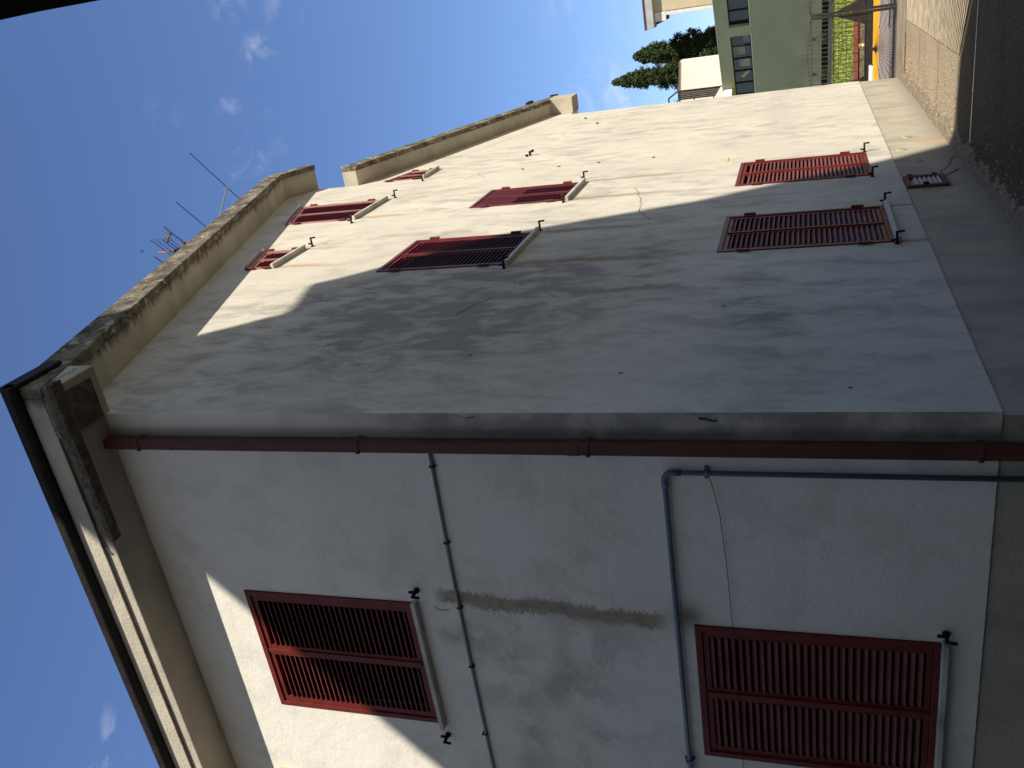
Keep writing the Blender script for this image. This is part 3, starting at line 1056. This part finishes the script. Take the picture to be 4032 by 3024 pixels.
# pale plate and round vents on the gable
M['plate'] = simple('pale_plate', (0.66, 0.60, 0.36), 0.7, 0.08, 10)
b = MB()
b.box(6.88, 7.10, 2.53, 2.66, 0.0, 0.008, 0, FB)
b.build('wall_plate', M['plate'], house, bevel=0.002)
for (y, z) in ((7.421, .427), (6.707, .556), (6.037, .448), (5.42, .585)):
    b = MB()
    n = 20
    r = .052
    F = FBp
    pr = [(y + r * math.cos(6.2832 * k / n), z + r * math.sin(6.2832 * k / n)) for k in range(n)]
    b.prism(pr, F, 0.0, 0.009, 0)
    for k in range(5):
        zz = z - .028 + .014 * k
        hw = math.sqrt(max(0, .04 ** 2 - (zz - z) ** 2))
        b.box(y - hw, y + hw, zz - .003, zz + .003, .0088, .0098, 1, F)
    b.build('vent', [M['ventp'], M['crack']], house)
# broken conduit stub
b = MB()
b.tube([FB(8.72, 5.62, 0), FB(8.72, 5.63, .05), FB(8.70, 5.56, .075)], 0.02, 8)
b.tube([FB(8.66, 5.66, 0), FB(8.66, 5.66, .03)], 0.025, 8)
b.build('pipe_stub', M['iron'], house)
for (y, z) in ((11.96, 5.46), (11.2, 5.08)):
    b = MB()
    b.tube([FB(y, z, -.005), FB(y, z - .01, .03)], .02, 7)
    b.build('pipe_stub', M['rustpole'], house)

# ------------------------------------------------------------------ antennas
ant = thing('tv_antenna', (-0.8, 7.6, 8.6), 'rooftop television aerial with long rods and a grid panel above the gable', 'antenna')
b = MB()
b.tube([(-0.8, 7.6, 8.5), (-0.8, 7.6, 12.05)], 0.021, 10)
b.build('mast', M['rustpole'], ant)
rd = Vector((-0.715, 0.699, 0))
b = MB()
b.tube([(0.035, 8.49, 11.0), (-1.45, 6.99, 11.0)], 0.014, 8)
b.build('boom', M['grey'], ant)
for (p, a, c) in (((0.029, 8.495), -1.0, 0.72), ((-0.60, 7.82), -1.0, 1.0), ((-.95, 7.45), -1.1, .9), ((-1.32, 7.06), -1.12, .9)):
    b = MB()
    P = Vector((p[0], p[1], 11.02))
    b.tube([P + rd * a, P + rd * c], 0.0065, 6)
    b.build('element', M['iron'], ant)
# grid reflector
gd = Vector((-0.73, 0.683, 0))
g0 = Vector((-0.505, 7.325, 0))
b = MB()
for k, z in enumerate((11.90, 11.80, 11.68, 11.60, 11.52)):
    b.tube([g0 + Vector((0, 0, z)), g0 + gd * 0.72 + Vector((0, 0, z))], 0.005 if k in (0, 2, 3) else 0.0032, 6)
for k in range(11):
    f = 0.072 * k
    b.tube([g0 + gd * f + Vector((0, 0, 11.50)), g0 + gd * f + Vector((0, 0, 11.905))], 0.0022, 5)
b.build('reflector', M['iron'], ant)
for f, z in ((0.12, 11.66), (0.42, 11.60)):
    b = MB()
    P = g0 + gd * f + Vector((0.06, 0.06, z))
    b.tube([P + Vector((-.06, -.06, 0)), P + Vector((0.05, .05, 0))], 0.016, 8)
    b.box(P.x + .03, P.x + .075, P.y + .02, P.y + .07, z - .03, z + .04)
    for s in (-1, 1):
        b.tube([P + gd * (-.16) + Vector((.05, .05, s * .07)), P + gd * .16 + Vector((.05, .05, -s * .07))], 0.0035, 5)
    b.build('dipole', M['rustpole'], ant)
b = MB()
b.box(-.84, -.76, 7.55, 7.66, 11.62, 11.70)
b.build('clamp', M['iron'], ant)

# swift in the sky
b = MB()
P = Vector((-18.0, 76.3, 73.75))
X, Y_, Zv = Vector((.9, .43, 0)), Vector((-.2, .8, .5)).normalized(), Vector((.15, -.28, .95))
body = [(-0.17, .0), (-.08, .028), (.05, .032), (.13, .016), (.17, 0)]
b.tube([P + X * -.13 + Zv * .0, P + X * -.02, P + X * .11], 0.026, 8)
for s in (1, -1):
    w = [(0.07, 0.0), (0.10, .12), (0.02, .26), (-.10, .38), (-.03, .22), (-.03, .0)]
    b.prism([(p[0], p[1] * s) for p in w], lambda p, q, t_: P + X * p + Zv * (q * .75) + Y_ * (abs(q) * .3 + t_), -.006, .006)
b.prism([(-.10, .02), (-.24, .06), (-.18, 0), (-.24, -.06), (-.10, -.02)], lambda p, q, t_: P + X * p + Zv * q + Y_ * t_, -.005, .005)
tag(b.build('swift', M['iron']), 'small dark swift flying in the blue sky', 'bird')


# ------------------------------------------------------------------ gate
def gate_leaf(x_st, x_far, hub_x, label, nbars, mir=1):
    y = 14.0
    g = thing('gate_leaf', (x_st, y, 0), label, 'gate', 'gate leaves at the yard entrance')
    lo, hi = min(x_st, x_far), max(x_st, x_far)
    zt = lambda x: 1.642 - 0.24 * (abs(x - x_st) - 0.56) ** 2
    for xs in (x_st, x_far):
        b = MB()
        s = 1 if xs == lo else -1
        b.box(min(xs, xs + s * .046), max(xs, xs + s * .046), y - .025, y + .025, .012, 1.475)
        b.build('stile', M['gate'], g, bevel=0.003)
        b = MB()
        q = [(xs + s * .046, .985), (xs + s * .046, .537), (xs + s * .235, .537), (xs + s * .06, .985)]
        b.prism(q, lambda p, r, t_: Vector((p, y + t_, r)), -.004, .004)
        b.build('gusset', M['gate'], g)
    b = MB()
    b.box(lo + .046, hi - .046, y - .02, y + .02, .018, .062)
    b.build('bottom_rail', M['gate'], g, bevel=0.003)
    for (za, zb, nm) in ((1.462, 1.480, 'top_rail'), (.980, .990, 'middle_rail'), (.851, .861, 'middle_rail')):
        b = MB()
        b.box(lo + .046, hi - .046, y - .012, y + .012, za, zb)
        b.build(nm, M['gatebar'], g)
    b = MB()
    b.box(lo + .046, hi - .046, y - .012, y + .012, .404, .537)
    b.box(lo + .046, hi - .046, y - .022, y + .022, .525, .540)
    b.box(lo + .046, hi - .046, y - .022, y + .022, .398, .410)
    b.build('kick_panel', M['gate'], g)
    b = MB()
    pts = []
    for k in range(15):
        x = lo + .05 + (hi - lo - .1) * k / 14
        pts.append((x, y - .02, 1.485 + .055 * math.sin(math.pi * k / 14)))
    b.tube(pts, .005, 6)
    b.build('curved_rail', M['gatebar'], g)
    for k in range(nbars):
        x = x_st + (1 if x_far > x_st else -1) * (.085 + .0795 * k)
        if not (lo + .05 < x < hi - .05):
            continue
        b = MB()
        b.tube([(x, y, .75 if k % 2 else .62), (x, y, zt(x))], .0062, 6)
        b.build('bar', M['gatebar'], g)
    b = MB()
    hz = .372
    b.tube([(hub_x, y - .03, hz), (hub_x, y + .02, hz)], .032, 14)
    b.build('hub', M['gate'], g)
    for i in range(19):
        a = R(-168 + 156 * i / 18)
        dx, dz = math.cos(a), math.sin(a)
        t1 = (hz - .062) / max(1e-3, -dz)
        t2 = ((hi - .046 - hub_x) if dx > 0 else (lo + .046 - hub_x)) / (dx if abs(dx) > 1e-3 else 1e-3)
        L = min(t1, abs(t2))
        b = MB()
        b.tube([(hub_x + dx * .02, y, hz + dz * .02), (hub_x + dx * L, y, hz + dz * L)], .0042, 6)
        b.build('ray', M['gatebar'], g)
    for hx in (hub_x - .316, hub_x + .316):
        b = MB()
        b.tube([(hx, y - .03, 1.435), (hx, y + .01, 1.435)], .026, 12)
        b.build('hub', M['gate'], g)
        for dxx in (-.42, -.27, -.12, .03, .16, .3, .44):
            xe = hx + dxx
            t_ = 1.0
            if xe > hi - .05:
                t_ = (hi - .05 - hx) / dxx
            if xe < lo + .05:
                t_ = (lo + .05 - hx) / dxx
            b = MB()
            b.tube([(hx, y, 1.43), (hx + dxx * t_, y, 1.43 - .89 * t_)], .003, 5)
            b.build('ray', M['gatebar'], g)
    return g


gate_leaf(1.076, -0.30, 0.388, 'dark metal gate leaf with sunburst rays beside the house wall', 18)
gate_leaf(1.084, 2.46, 1.772, 'dark metal gate leaf cut by the photo edge, hinged away from the house', 18)
for xx, lb in ((-0.42, 'square concrete gate post hidden behind the house corner'), (2.58, 'square concrete gate post at the outer end of the gate')):
    b = MB()
    b.box(xx - .11, xx + .11, 13.88, 14.12, 0, 1.7)
    b.prism([(xx - .14, 1.7), (xx + .14, 1.7), (xx, 1.8)], lambda p, q, t_: Vector((p, 14 + t_, q)), -.14, .14)
    tag(b.build('gate_post', M['walk'], bevel=.01), lb, 'post')

# ------------------------------------------------------------------ across the street
M['ruststone'] = simple('brown_stone', (0.24, 0.185, 0.12), 0.95, 0.4, 5, 0.02)
M['coping'] = simple('red_brick_coping', (0.27, 0.095, 0.06), 0.9, 0.2, 7, 0.006)
lw = thing('garden_wall', (0, 20.1, 0.1), 'low brown stone garden wall with red brick coping before the lawn', 'wall')
b = MB()
rnd = random.Random(8)
x = -30
while x < 30:
    w = .25 + .3 * rnd.random()
    b.box(x, x + w - .012, 20.06 - .015 * rnd.random(), 20.33, 0.08, .30)
    x += w
b.build('stonework', M['ruststone'], lw, bevel=.01)
b = MB()
x = -30
while x < 30:
    b.box(x, x + .245, 20.02, 20.37, .325, .432)
    x += .25
b.build('coping', M['coping'], lw)
b = MB()
b.box(-30, 30, 20.09, 20.32, .29, .33)  # black strip painted as the shadow gap under the coping
b.build('shadow_strip', M['black'], lw)

mp = thing('marker_post', (-0.03, 19.2, 0.1), 'short yellow and white marker post by the low garden wall', 'post')
M['yel2'] = simple('marker_yellow', (0.75, 0.38, 0.02), 0.5, 0.1)
M['wht'] = simple('white_paint', (0.74, 0.73, 0.70), 0.6, 0.06, 4)
b = MB(); b.tube([(-.03, 19.2, .29), (-.03, 19.2, .355)], .045, 14); b.build('cap', M['yel2'], mp, bevel=.008)
b = MB(); b.tube([(-.03, 19.2, .24), (-.03, 19.2, .29)], .042, 14); b.build('band', M['wht'], mp)
b = MB(); b.tube([(-.03, 19.2, .1), (-.03, 19.2, .24)], .045, 14); b.build('shaft', M['yel2'], mp)

M['greenp'] = simple('green_paint', (0.03, 0.16, 0.13), 0.6, 0.1)
lb = thing('letter_box', (0.0, 13.93, 0.38), 'white letter box with a slanted lit lid fixed to the gate', 'letter box')
b = MB()
b.prism([(13.975, .385), (13.90, .385), (13.90, .418), (13.975, .462)], lambda p, q, t_: Vector((t_, p, q)), -.34, .115)
b.build('body', M['wht'], lb, bevel=.003)
b = MB()
b.prism([(13.976, .383), (13.899, .383), (13.899, .420), (13.976, .464)], lambda p, q, t_: Vector((t_, p, q)), .1155, .128)
b.build('end_cap', M['greenp'], lb)

# grey-green apartment block, turned from the street
O = Vector((.773, 38.75, 0))
U = Vector((.793, -.608, 0)).normalized()
N = Vector((-.608, -.793, 0)).normalized()
FG = lambda s, z, d: O + U * s + Vector((0, 0, z)) + N * d


def m_green(t, p, bs):
    x, y, z = t.xyz(p)
    n = t.noise(p, .5, 5, .6)
    col = t.mix(t.ss(n, .35, .7), (0.56, 0.53, 0.405), (0.48, 0.465, 0.36))
    l = t.m('MULTIPLY', t.ss(z, 4.2, 0.9), t.ss(t.noise(t.scaled(p, (.6, .6, .5)), .9, 5, .65), .38, .65))
    col = t.mix(t.m('MULTIPLY', l, .65), col, (0.30, 0.32, 0.25))
    return col, t.noise(p, 14, 3), .01


M['greenw'] = material('green_render', m_green, .95, .1)
M['glass'] = simple('dark_glass', (0.02, 0.022, 0.024), 0.08, 0.3, 2, spec=0.5)
M['mull'] = simple('dark_mullion', (0.03, 0.024, 0.018), .5)
M['curtain'] = simple('pale_curtain', (0.40, 0.37, 0.33), .9, .3, 1.5)
M['plinth2'] = simple('grey_plinth', (0.27, 0.285, 0.29), .9, .25, 2)
gb = thing('apartment_block', tuple(O), 'grey green flat roofed block with ribbon windows beyond the gate', 'building')
b = MB()
S0, S1 = -12.0, 12.0
wins = [(-6.8, -2.19, 3.885, 4.80), (-1.67, 2.94, 3.885, 4.80), (3.5, 8.1, 3.885, 4.8)]
loops = [[Vector((S0, .79, 0)), Vector((S1, .79, 0)), Vector((S1, 5.36, 0)), Vector((S0, 5.36, 0))]]
for (a, c, z0, z1) in wins:
    loops.append([Vector((a, z0, 0)), Vector((c, z0, 0)), Vector((c, z1, 0)), Vector((a, z1, 0))])
flat = [v for lp in loops for v in lp]
for tri in tessellate_polygon(loops):
    b.face([FG(flat[i].x, flat[i].y, 0) for i in tri])
for (a, c, z0, z1) in wins:
    q = [(a, z0), (c, z0), (c, z1), (a, z1)]
    for k in range(4):
        e, f = q[k], q[(k + 1) % 4]
        b.face([FG(*e, 0), FG(*f, 0), FG(*f, -.28), FG(*e, -.28)])
b.face([FG(S0, 0, 0), FG(S0, 5.36, 0), FG(S0, 5.36, -12), FG(S0, 0, -12)])
b.face([FG(S1, 0, 0), FG(S1, 5.36, 0), FG(S1, 5.36, -12), FG(S1, 0, -12)])
b.face([FG(S0, 0, -12), FG(S1, 0, -12), FG(S1, 5.36, -12), FG(S0, 5.36, -12)])
b.face([FG(S0, .5, -.35), FG(S1, .5, -.35), FG(S1, .79, -.35), FG(S0, .79, -.35)], 1)
b.face([FG(S0, .79, 0), FG(S1, .79, 0), FG(S1, .79, -.35), FG(S0, .79, -.35)], 1)
M['base_band'] = simple('dark_base_band', (0.045, 0.045, 0.04), .9)  # dark band in the recess at the wall foot
b.build('wall', [M['greenw'], M['base_band']], gb, fix=False)
b = MB()
b.box(S0, S1, 5.362, 5.40, -12, .05, 0, FG)
b.build('roof', M['wht'], gb)
b = MB()
b.box(S0, S1, 0.0, .50, -.5, .12, 0, FG)
b.build('plinth', M['plinth2'], gb)
for wi, (a, c, z0, z1) in enumerate(wins):
    b = MB()
    n = int(round((c - a) / .80))
    for k in range(n + 1):
        s = c - (c - a) * k / n
        b.box(s - .028, s + .028, z0, z1, -.26, -.18, 0, FG)
    b.box(a, c, z0, z0 + .05, -.26, -.18, 0, FG)
    b.box(a, c, z1 - .05, z1, -.26, -.18, 0, FG)
    f = b.build('window', M['mull'], gb)
    b = MB()
    b.face([FG(a, z0, -.22), FG(c, z0, -.22), FG(c, z1, -.22), FG(a, z1, -.22)])
    b.build('pane', M['glass'], f)
    b = MB()
    b.box(a - .03, c + .05, z0 - .05, z0 - .002, -.2, .05, 0, FG)
    b.build('sill', M['wht'], f)
    if wi == 0:
        b = MB()
        for (s0, s1, za, zb) in ((-2.75, -2.25, 3.95, 4.25), (-3.5, -2.9, 4.2, 4.75), (-4.25, -3.7, 4.0, 4.5)):
            b.box(s0, s1, za, zb, -.219, -.215, 0, FG)
        b.build('curtain', M['curtain'], f)
        b = MB()
        b.hexa([FG(-4.95, 4.35, -.2185), FG(-4.88, 4.52, -.2185), FG(-4.45, 4.10, -.2185), FG(-4.52, 3.97, -.2185),
                FG(-4.95, 4.35, -.214), FG(-4.88, 4.52, -.214), FG(-4.45, 4.10, -.214), FG(-4.52, 3.97, -.214)])
        b.build('blind', M['cream'], f)
b = MB()
b.prism([(-7.2, 4.95), (-5.36, 4.95), (-5.36, 5.33), (-5.6, 5.40), (-7.2, 5.40)], FG, .002, .55)
b.build('canopy', M['wht'], gb)

# dark slatted screen on its roof
M['timber'] = simple('dark_timber', (0.045, 0.036, 0.032), .8, .4, 4, .01)
ps = thing('roof_screen', (-3.8, 44, 5.4), 'dark slatted timber screen standing on the grey green roof', 'screen')
b = MB()
for k in range(5):
    xa = -4.02 + .09 * k
    b.hexa([(xa, 44, 5.95 - .06 * k), (xa + .078, 44, 5.9 - .06 * k), (xa + .078, 44.05, 5.9 - .06 * k), (xa, 44.05, 5.95 - .06 * k),
            (xa, 44, 7.86), (xa + .078, 44, 7.87), (xa + .078, 44.05, 7.87), (xa, 44.05, 7.86)])
b.build('slats', M['timber'], ps)
b = MB()
b.tube([(-3.57, 44.02, 7.87), (-3.88, 44.02, 8.35), (-4.4, 44.02, 8.36)], .045, 6)
for z in (6.0, 7.0, 7.75, 7.88):
    b.box(-4.6, -4.0, 43.99, 44.05, z, z + .06)
b.box(-4.35, -4.28, 43.98, 44.06, 5.4, 8.3)
b.box(-3.585, -3.535, 43.98, 44.06, 5.4, 7.87)
b.build('frame', M['timber'], ps)
b = MB()
b.tube([(-4.25, 44.0, 6.4), (-4.12, 44.0, 6.4), (-4.12, 44.0, 7.5), (-4.25, 44.0, 7.5)], .014, 6)
b.tube([(-4.3, 44.0, 8.02), (-3.98, 44.0, 8.02), (-3.98, 44.0, 8.1)], .014, 6)
b.build('hand_rail', M['grey'], ps)

# white vaulted roof house behind
wv = thing('vaulted_house', (-4, 52, 0), 'sunlit white house with a curved brown edged roof behind the block', 'building')
M['whitewall'] = simple('white_render', (0.74, 0.71, 0.63), .9, .06, 1.5, .006, dirt=(.66, .63, .56))
b = MB()
top = [(-12.5 + 9.68 * k / 14, 8.62 + .27 * math.sin(math.pi * (k / 14))) for k in range(15)]
b.prism([(-12.5, 0), (-2.82, 0)] + list(reversed(top)), lambda p, q, t_: Vector((p, t_, q)), 52, 53.2)
b.build('wall', M['whitewall'], wv)
M['brown'] = simple('brown_edge', (0.20, 0.10, 0.06), .8)
b = MB()
b.prism([(p, q + .002) for p, q in top] + [(p, q + .07) for p, q in reversed(top)], lambda p, q, t_: Vector((p, t_, q)), 51.93, 53.25)
b.build('roof', M['brown'], wv)

# cream house with a deep grey eave
ch = thing('cream_house', (3, 60, 0), 'cream house with heavy grey eave and white corner pilaster', 'building')
M['creamw'] = simple('cream_render', (0.56, 0.50, 0.35), .95, .08, 1.5, .006)
M['greyeave'] = simple('grey_eave', (0.42, 0.44, 0.46), .8, .1, 2)
b = MB(); b.box(-.20, 12, 60, 72, 0, 11.15); b.build('wall', M['creamw'], ch)
b = MB()
b.prism([(-1.15, 11.12), (12.6, 11.30), (12.6, 11.95), (-1.2, 11.68)], lambda p, q, t_: Vector((p, t_, q)), 59.5, 60.8)
b.build('eave', M['greyeave'], ch, bevel=.02)
b = MB(); b.prism([(-1.24, 11.70), (12.7, 11.97), (12.7, 12.03), (-1.24, 11.76)], lambda p, q, t_: Vector((p, t_, q)), 59.4, 72.1); b.build('roof', M['brown'], ch)
b = MB()
b.box(-.46, -.222, 59.97, 60.12, 0, 10.34)
b.box(-.80, -.222, 59.95, 60.12, 10.342, 11.10)
b.build('pilaster', M['wht'], ch, bevel=.01)
b = MB(); b.box(-.2215, -.185, 59.96, 60.1, 0, 11.1); b.build('drain_pipe', M['brown'], ch)


# ------------------------------------------------------------------ vegetation
def leaf_cloud(b, clumps, rnd, nl, size):
    for (c, r, m) in clumps:
        for k in range(nl):
            d = Vector((rnd.gauss(0, 1), rnd.gauss(0, 1), rnd.gauss(0, 1)))
            d = d.normalized() * r * (0.35 + 0.65 * rnd.random())
            p = c + d
            n = (d.normalized() + Vector((rnd.gauss(0, .5), rnd.gauss(0, .5), rnd.gauss(0, .5)))).normalized()
            a = n.orthogonal().normalized()
            a = Matrix.Rotation(rnd.random() * 6.28, 3, n) @ a
            e = n.cross(a)
            s = size * (0.6 + .8 * rnd.random())
            b.face([p - a * s, p + e * s * .55, p + a * s * 1.2, p - e * s * .55], m if rnd.random() < .8 else 1 - m)


M['leaf1'] = simple('cypress_leaf', (0.055, 0.080, 0.026), .9, .35, 3)
M['leaf2'] = simple('cypress_leaf_dark', (0.032, 0.050, 0.018), .9, .35, 3)
M['bark'] = simple('bark', (0.12, 0.085, 0.06), .95, .3, 8, .02)


def cypress(x, y, h, r, label, seed, lean=0.0):
    rnd = random.Random(seed)
    t = thing('cypress_tree', (x, y, 0), label, 'tree', 'cypress trees behind the block')
    b = MB()
    b.tube([(x, y, 0), (x + lean * .3, y, h * .4), (x + lean * .8, y, h * .85)], .26, 8, 0, .05)
    for k in range(14):
        z = h * (.15 + .05 * k)
        a = rnd.random() * 6.28
        rr = r * .6
        b.tube([(x + lean * z / h, y, z), (x + lean * z / h + math.cos(a) * rr, y + math.sin(a) * rr, z + 1.1)], .05, 5, 0, .015)
    b.build('trunk', M['bark'], t)
    b = MB()
    cl = []
    for k in range(1000):
        f = rnd.random() ** 0.85
        z = h * (.10 + .90 * f)
        env = r * min(1.0, (1 - f) ** .58 * 1.55) * (0.9 + .12 * math.sin(z * 2.3 + seed) + .10 * math.sin(z * 5.1))
        a = rnd.random() * 6.28
        lob = 1.0 + .14 * math.sin(3 * a + z * .8 + seed)
        q = env * lob * (0.55 + .45 * rnd.random())
        c = Vector((x + lean * f + math.cos(a) * q, y + math.sin(a) * q, z))
        cl.append((c, .16 + .16 * (1 - f) + .10 * rnd.random(), 0 if rnd.random() < .55 else 1))
    n = 10
    rings = []
    for i in range(22):
        f = i / 21
        z = h * (.10 + .86 * f)
        rr = .62 * r * min(1.0, (1 - f) ** .58 * 1.55) + .02
        rings.append([Vector((x + lean * f + math.cos(6.2832 * q / n) * rr * (.8 + .4 * rnd.random()), y + math.sin(6.2832 * q / n) * rr * (.8 + .4 * rnd.random()), z)) for q in range(n)])
    for i in range(21):
        for q in range(n):
            b.face([rings[i][q], rings[i][(q + 1) % n], rings[i + 1][(q + 1) % n], rings[i + 1][q]], 1)
    leaf_cloud(b, cl, rnd, 40, .068)
    b.build('crown', [M['leaf1'], M['leaf2']], t, fix=False)


cypress(-4.35, 62, 14.7, 1.2, 'tall dark cypress with a pointed tip, left of the shorter one', 3, -.25)
cypress(-2.95, 63, 13.2, 1.5, 'shorter dark cypress with rough blunt tip, nearer the cream house', 5, -.15)

# planting in front of the block: one row of low dark plants
b = MB()
rnd = random.Random(21)
cl = []
for k in range(420):
    y = 36.6 + 0.8 * rnd.random()
    x = 2.2 - (y - 14) * .0 - rnd.random() * 7.5
    cl.append((Vector((x, y, .30 + .05 * rnd.random())), .05 + .05 * rnd.random(), 0 if rnd.random() < .5 else 1))
leaf_cloud(b, cl, rnd, 14, .055)
M['hedge1'] = simple('hedge_leaf', (0.05, 0.10, 0.02), .9, .35, 3)
M['hedge2'] = simple('hedge_leaf_dark', (0.028, 0.05, 0.014), .9, .35, 3)
tag(b.build('hedge', [M['hedge1'], M['hedge2']], fix=False), 'low dark green hedge along the far side of the lawn', 'hedge', kind='stuff')

# ------------------------------------------------------------------ neighbour that throws the big shadow
M['nplaster'] = simple('neighbour_plaster', (0.34, 0.31, 0.27), .95, .12, 1.2, .006)
nb = thing('neighbour_house', (12, -8, 0), 'tall plastered neighbouring house across the yard, behind the camera', 'building')
# eave outline: one long edge with a small bay, and the return edge that shades the front wall
ZE = 12.8
ev = []
for T in [(-5.5, 0.0, 2.25), (-1.384, 0.0, 6.003), (0.0, 1.06, 7.2), (0.0, 1.50, 6.661), (0.0, 1.976, 6.047), (0.0, 2.135, 6.058), (0.0, 2.48, 6.173),
          (0.0, 2.78, 6.236), (0.0, 2.95, 5.98), (0.0, 4.196, 4.615), (0.0, 4.95, 2.75), (0.0, 6.17, .807), (0.0, 6.82, .03), (0.95, 6.72, 0.0), (1.55, 6.18, 0.0), (7.5, 0.0, 0.0)]:
    k = (ZE - T[2]) / SUN_RAW.z
    ev.append((T[0] + SUN_RAW.x * k, T[1] + SUN_RAW.y * k))
ev += [(ev[-1][0], -18), (ev[0][0], -18)]
b = MB()
b.prism(ev, lambda p, q, t_: Vector((p, q, t_)), 12.62, 12.80)
b.prism([(7.0, 12.8), (20.0, 12.8), (17, 13.6), (10, 13.6)], lambda p, q, t_: Vector((p, t_, q)), -17.8, -11)
b.build('roof', M['tile'], nb)
b = MB()
wl = [(6.95, -17.8), (6.95, -5.6), (13.5, -5.6), (15.0, -6.2), (20.6, -12.0), (20.6, -17.8)]
b.prism(wl, lambda p, q, t_: Vector((p, q, t_)), 0, 12.6)
b.build('wall', M['nplaster'], nb)
for (y, z) in ((-7.6, 1), (-11, 1), (-7.6, 4.4), (-11, 4.4), (-7.6, 7.8), (-11, 7.8)):
    b = MB()
    b.box(6.90, 6.96, y - .55, y + .55, z, z + 1.5)
    f = b.build('window', M['mull'], nb)
    b = MB()
    b.box(6.885, 6.9, y - .48, y + .48, z + .06, z + 1.44)
    b.build('pane', M['glass'], f)

# low canopy over the doorway beside the camera
cp = thing('canopy', (2.4, -4, 0), 'dark edge of a roof canopy overhead in the corner of the sky', 'canopy')
M['canopy'] = simple('canopy_dark', (0.035, 0.030, 0.024), .8, .3, 6, .004)
b = MB()
pl = [(2.384 + .066 * (y + 2.88) + .004 * math.sin(y * 9), y) for y in [-6.5 + .25 * k for k in range(18)]]
b.prism(pl + [(4.6, -2.25), (4.6, -6.5)], lambda p, q, t_: Vector((p, q, t_)), 3.2, 3.26)
b.build('sheet', M['canopy'], cp)
b = MB()
for y in (-6.3, -4.3, -2.45):
    b.box(4.4, 4.5, y - .05, y + .05, 0, 3.2)
    b.box(2.75, 4.5, y - .03, y + .03, 3.12, 3.199)
b.build('frame', M['gate'], cp)

# added unseen house: dark walls deepen the shade, pale roof bounces light
M['yplaster'] = simple('added_house_plaster', (0.10, 0.09, 0.08), .95, .15, 1.4, .006)
yh = thing('added_yard_house', (-5, -12, 0), 'added unseen low house behind the camera that shades the yard and bounces light', 'building')
b = MB()
b.box(-16, 1.6, -17, -7.2, 0, 4.4)
b.build('wall', M['yplaster'], yh)
b = MB()
b.prism([(-17.6, 4.41), (-6.8, 4.41), (-6.8, 4.5), (-12, 6.4), (-17.6, 4.5)], lambda p, q, t_: Vector((t_, p, q)), -16.5, 1.9)
M['bounceroof'] = simple('bounce_roof_sheet', (0.52, 0.43, 0.32), .9, .12, 2)  # kept pale to bounce sunlight onto the front wall
b.build('roof', M['bounceroof'], yh)
for x in (-12, -8, -4, 0):
    for z in (1.2,):
        b = MB()
        b.box(x - .5, x + .5, -7.22, -7.15, z, z + 1.4)
        f = b.build('window', M['mull'], yh)
        b = MB()
        b.box(x - .43, x + .43, -7.15, -7.135, z + .06, z + 1.34)
        b.build('pane', M['glass'], f)

M['ywall'] = simple('added_wall_plaster', (0.26, 0.23, 0.18), .95, .2, 1.5, .006)
b = MB()
b.box(5.2, 5.45, -3.9, 13.6, 0, 1.75)  # unseen wall added to darken the lower gable wall
b.box(5.15, 5.5, -3.92, 13.62, 1.751, 1.82)
tag(b.build('added_yard_wall', M['ywall']), 'added unseen plastered wall beside the yard that darkens the gable foot', 'wall')
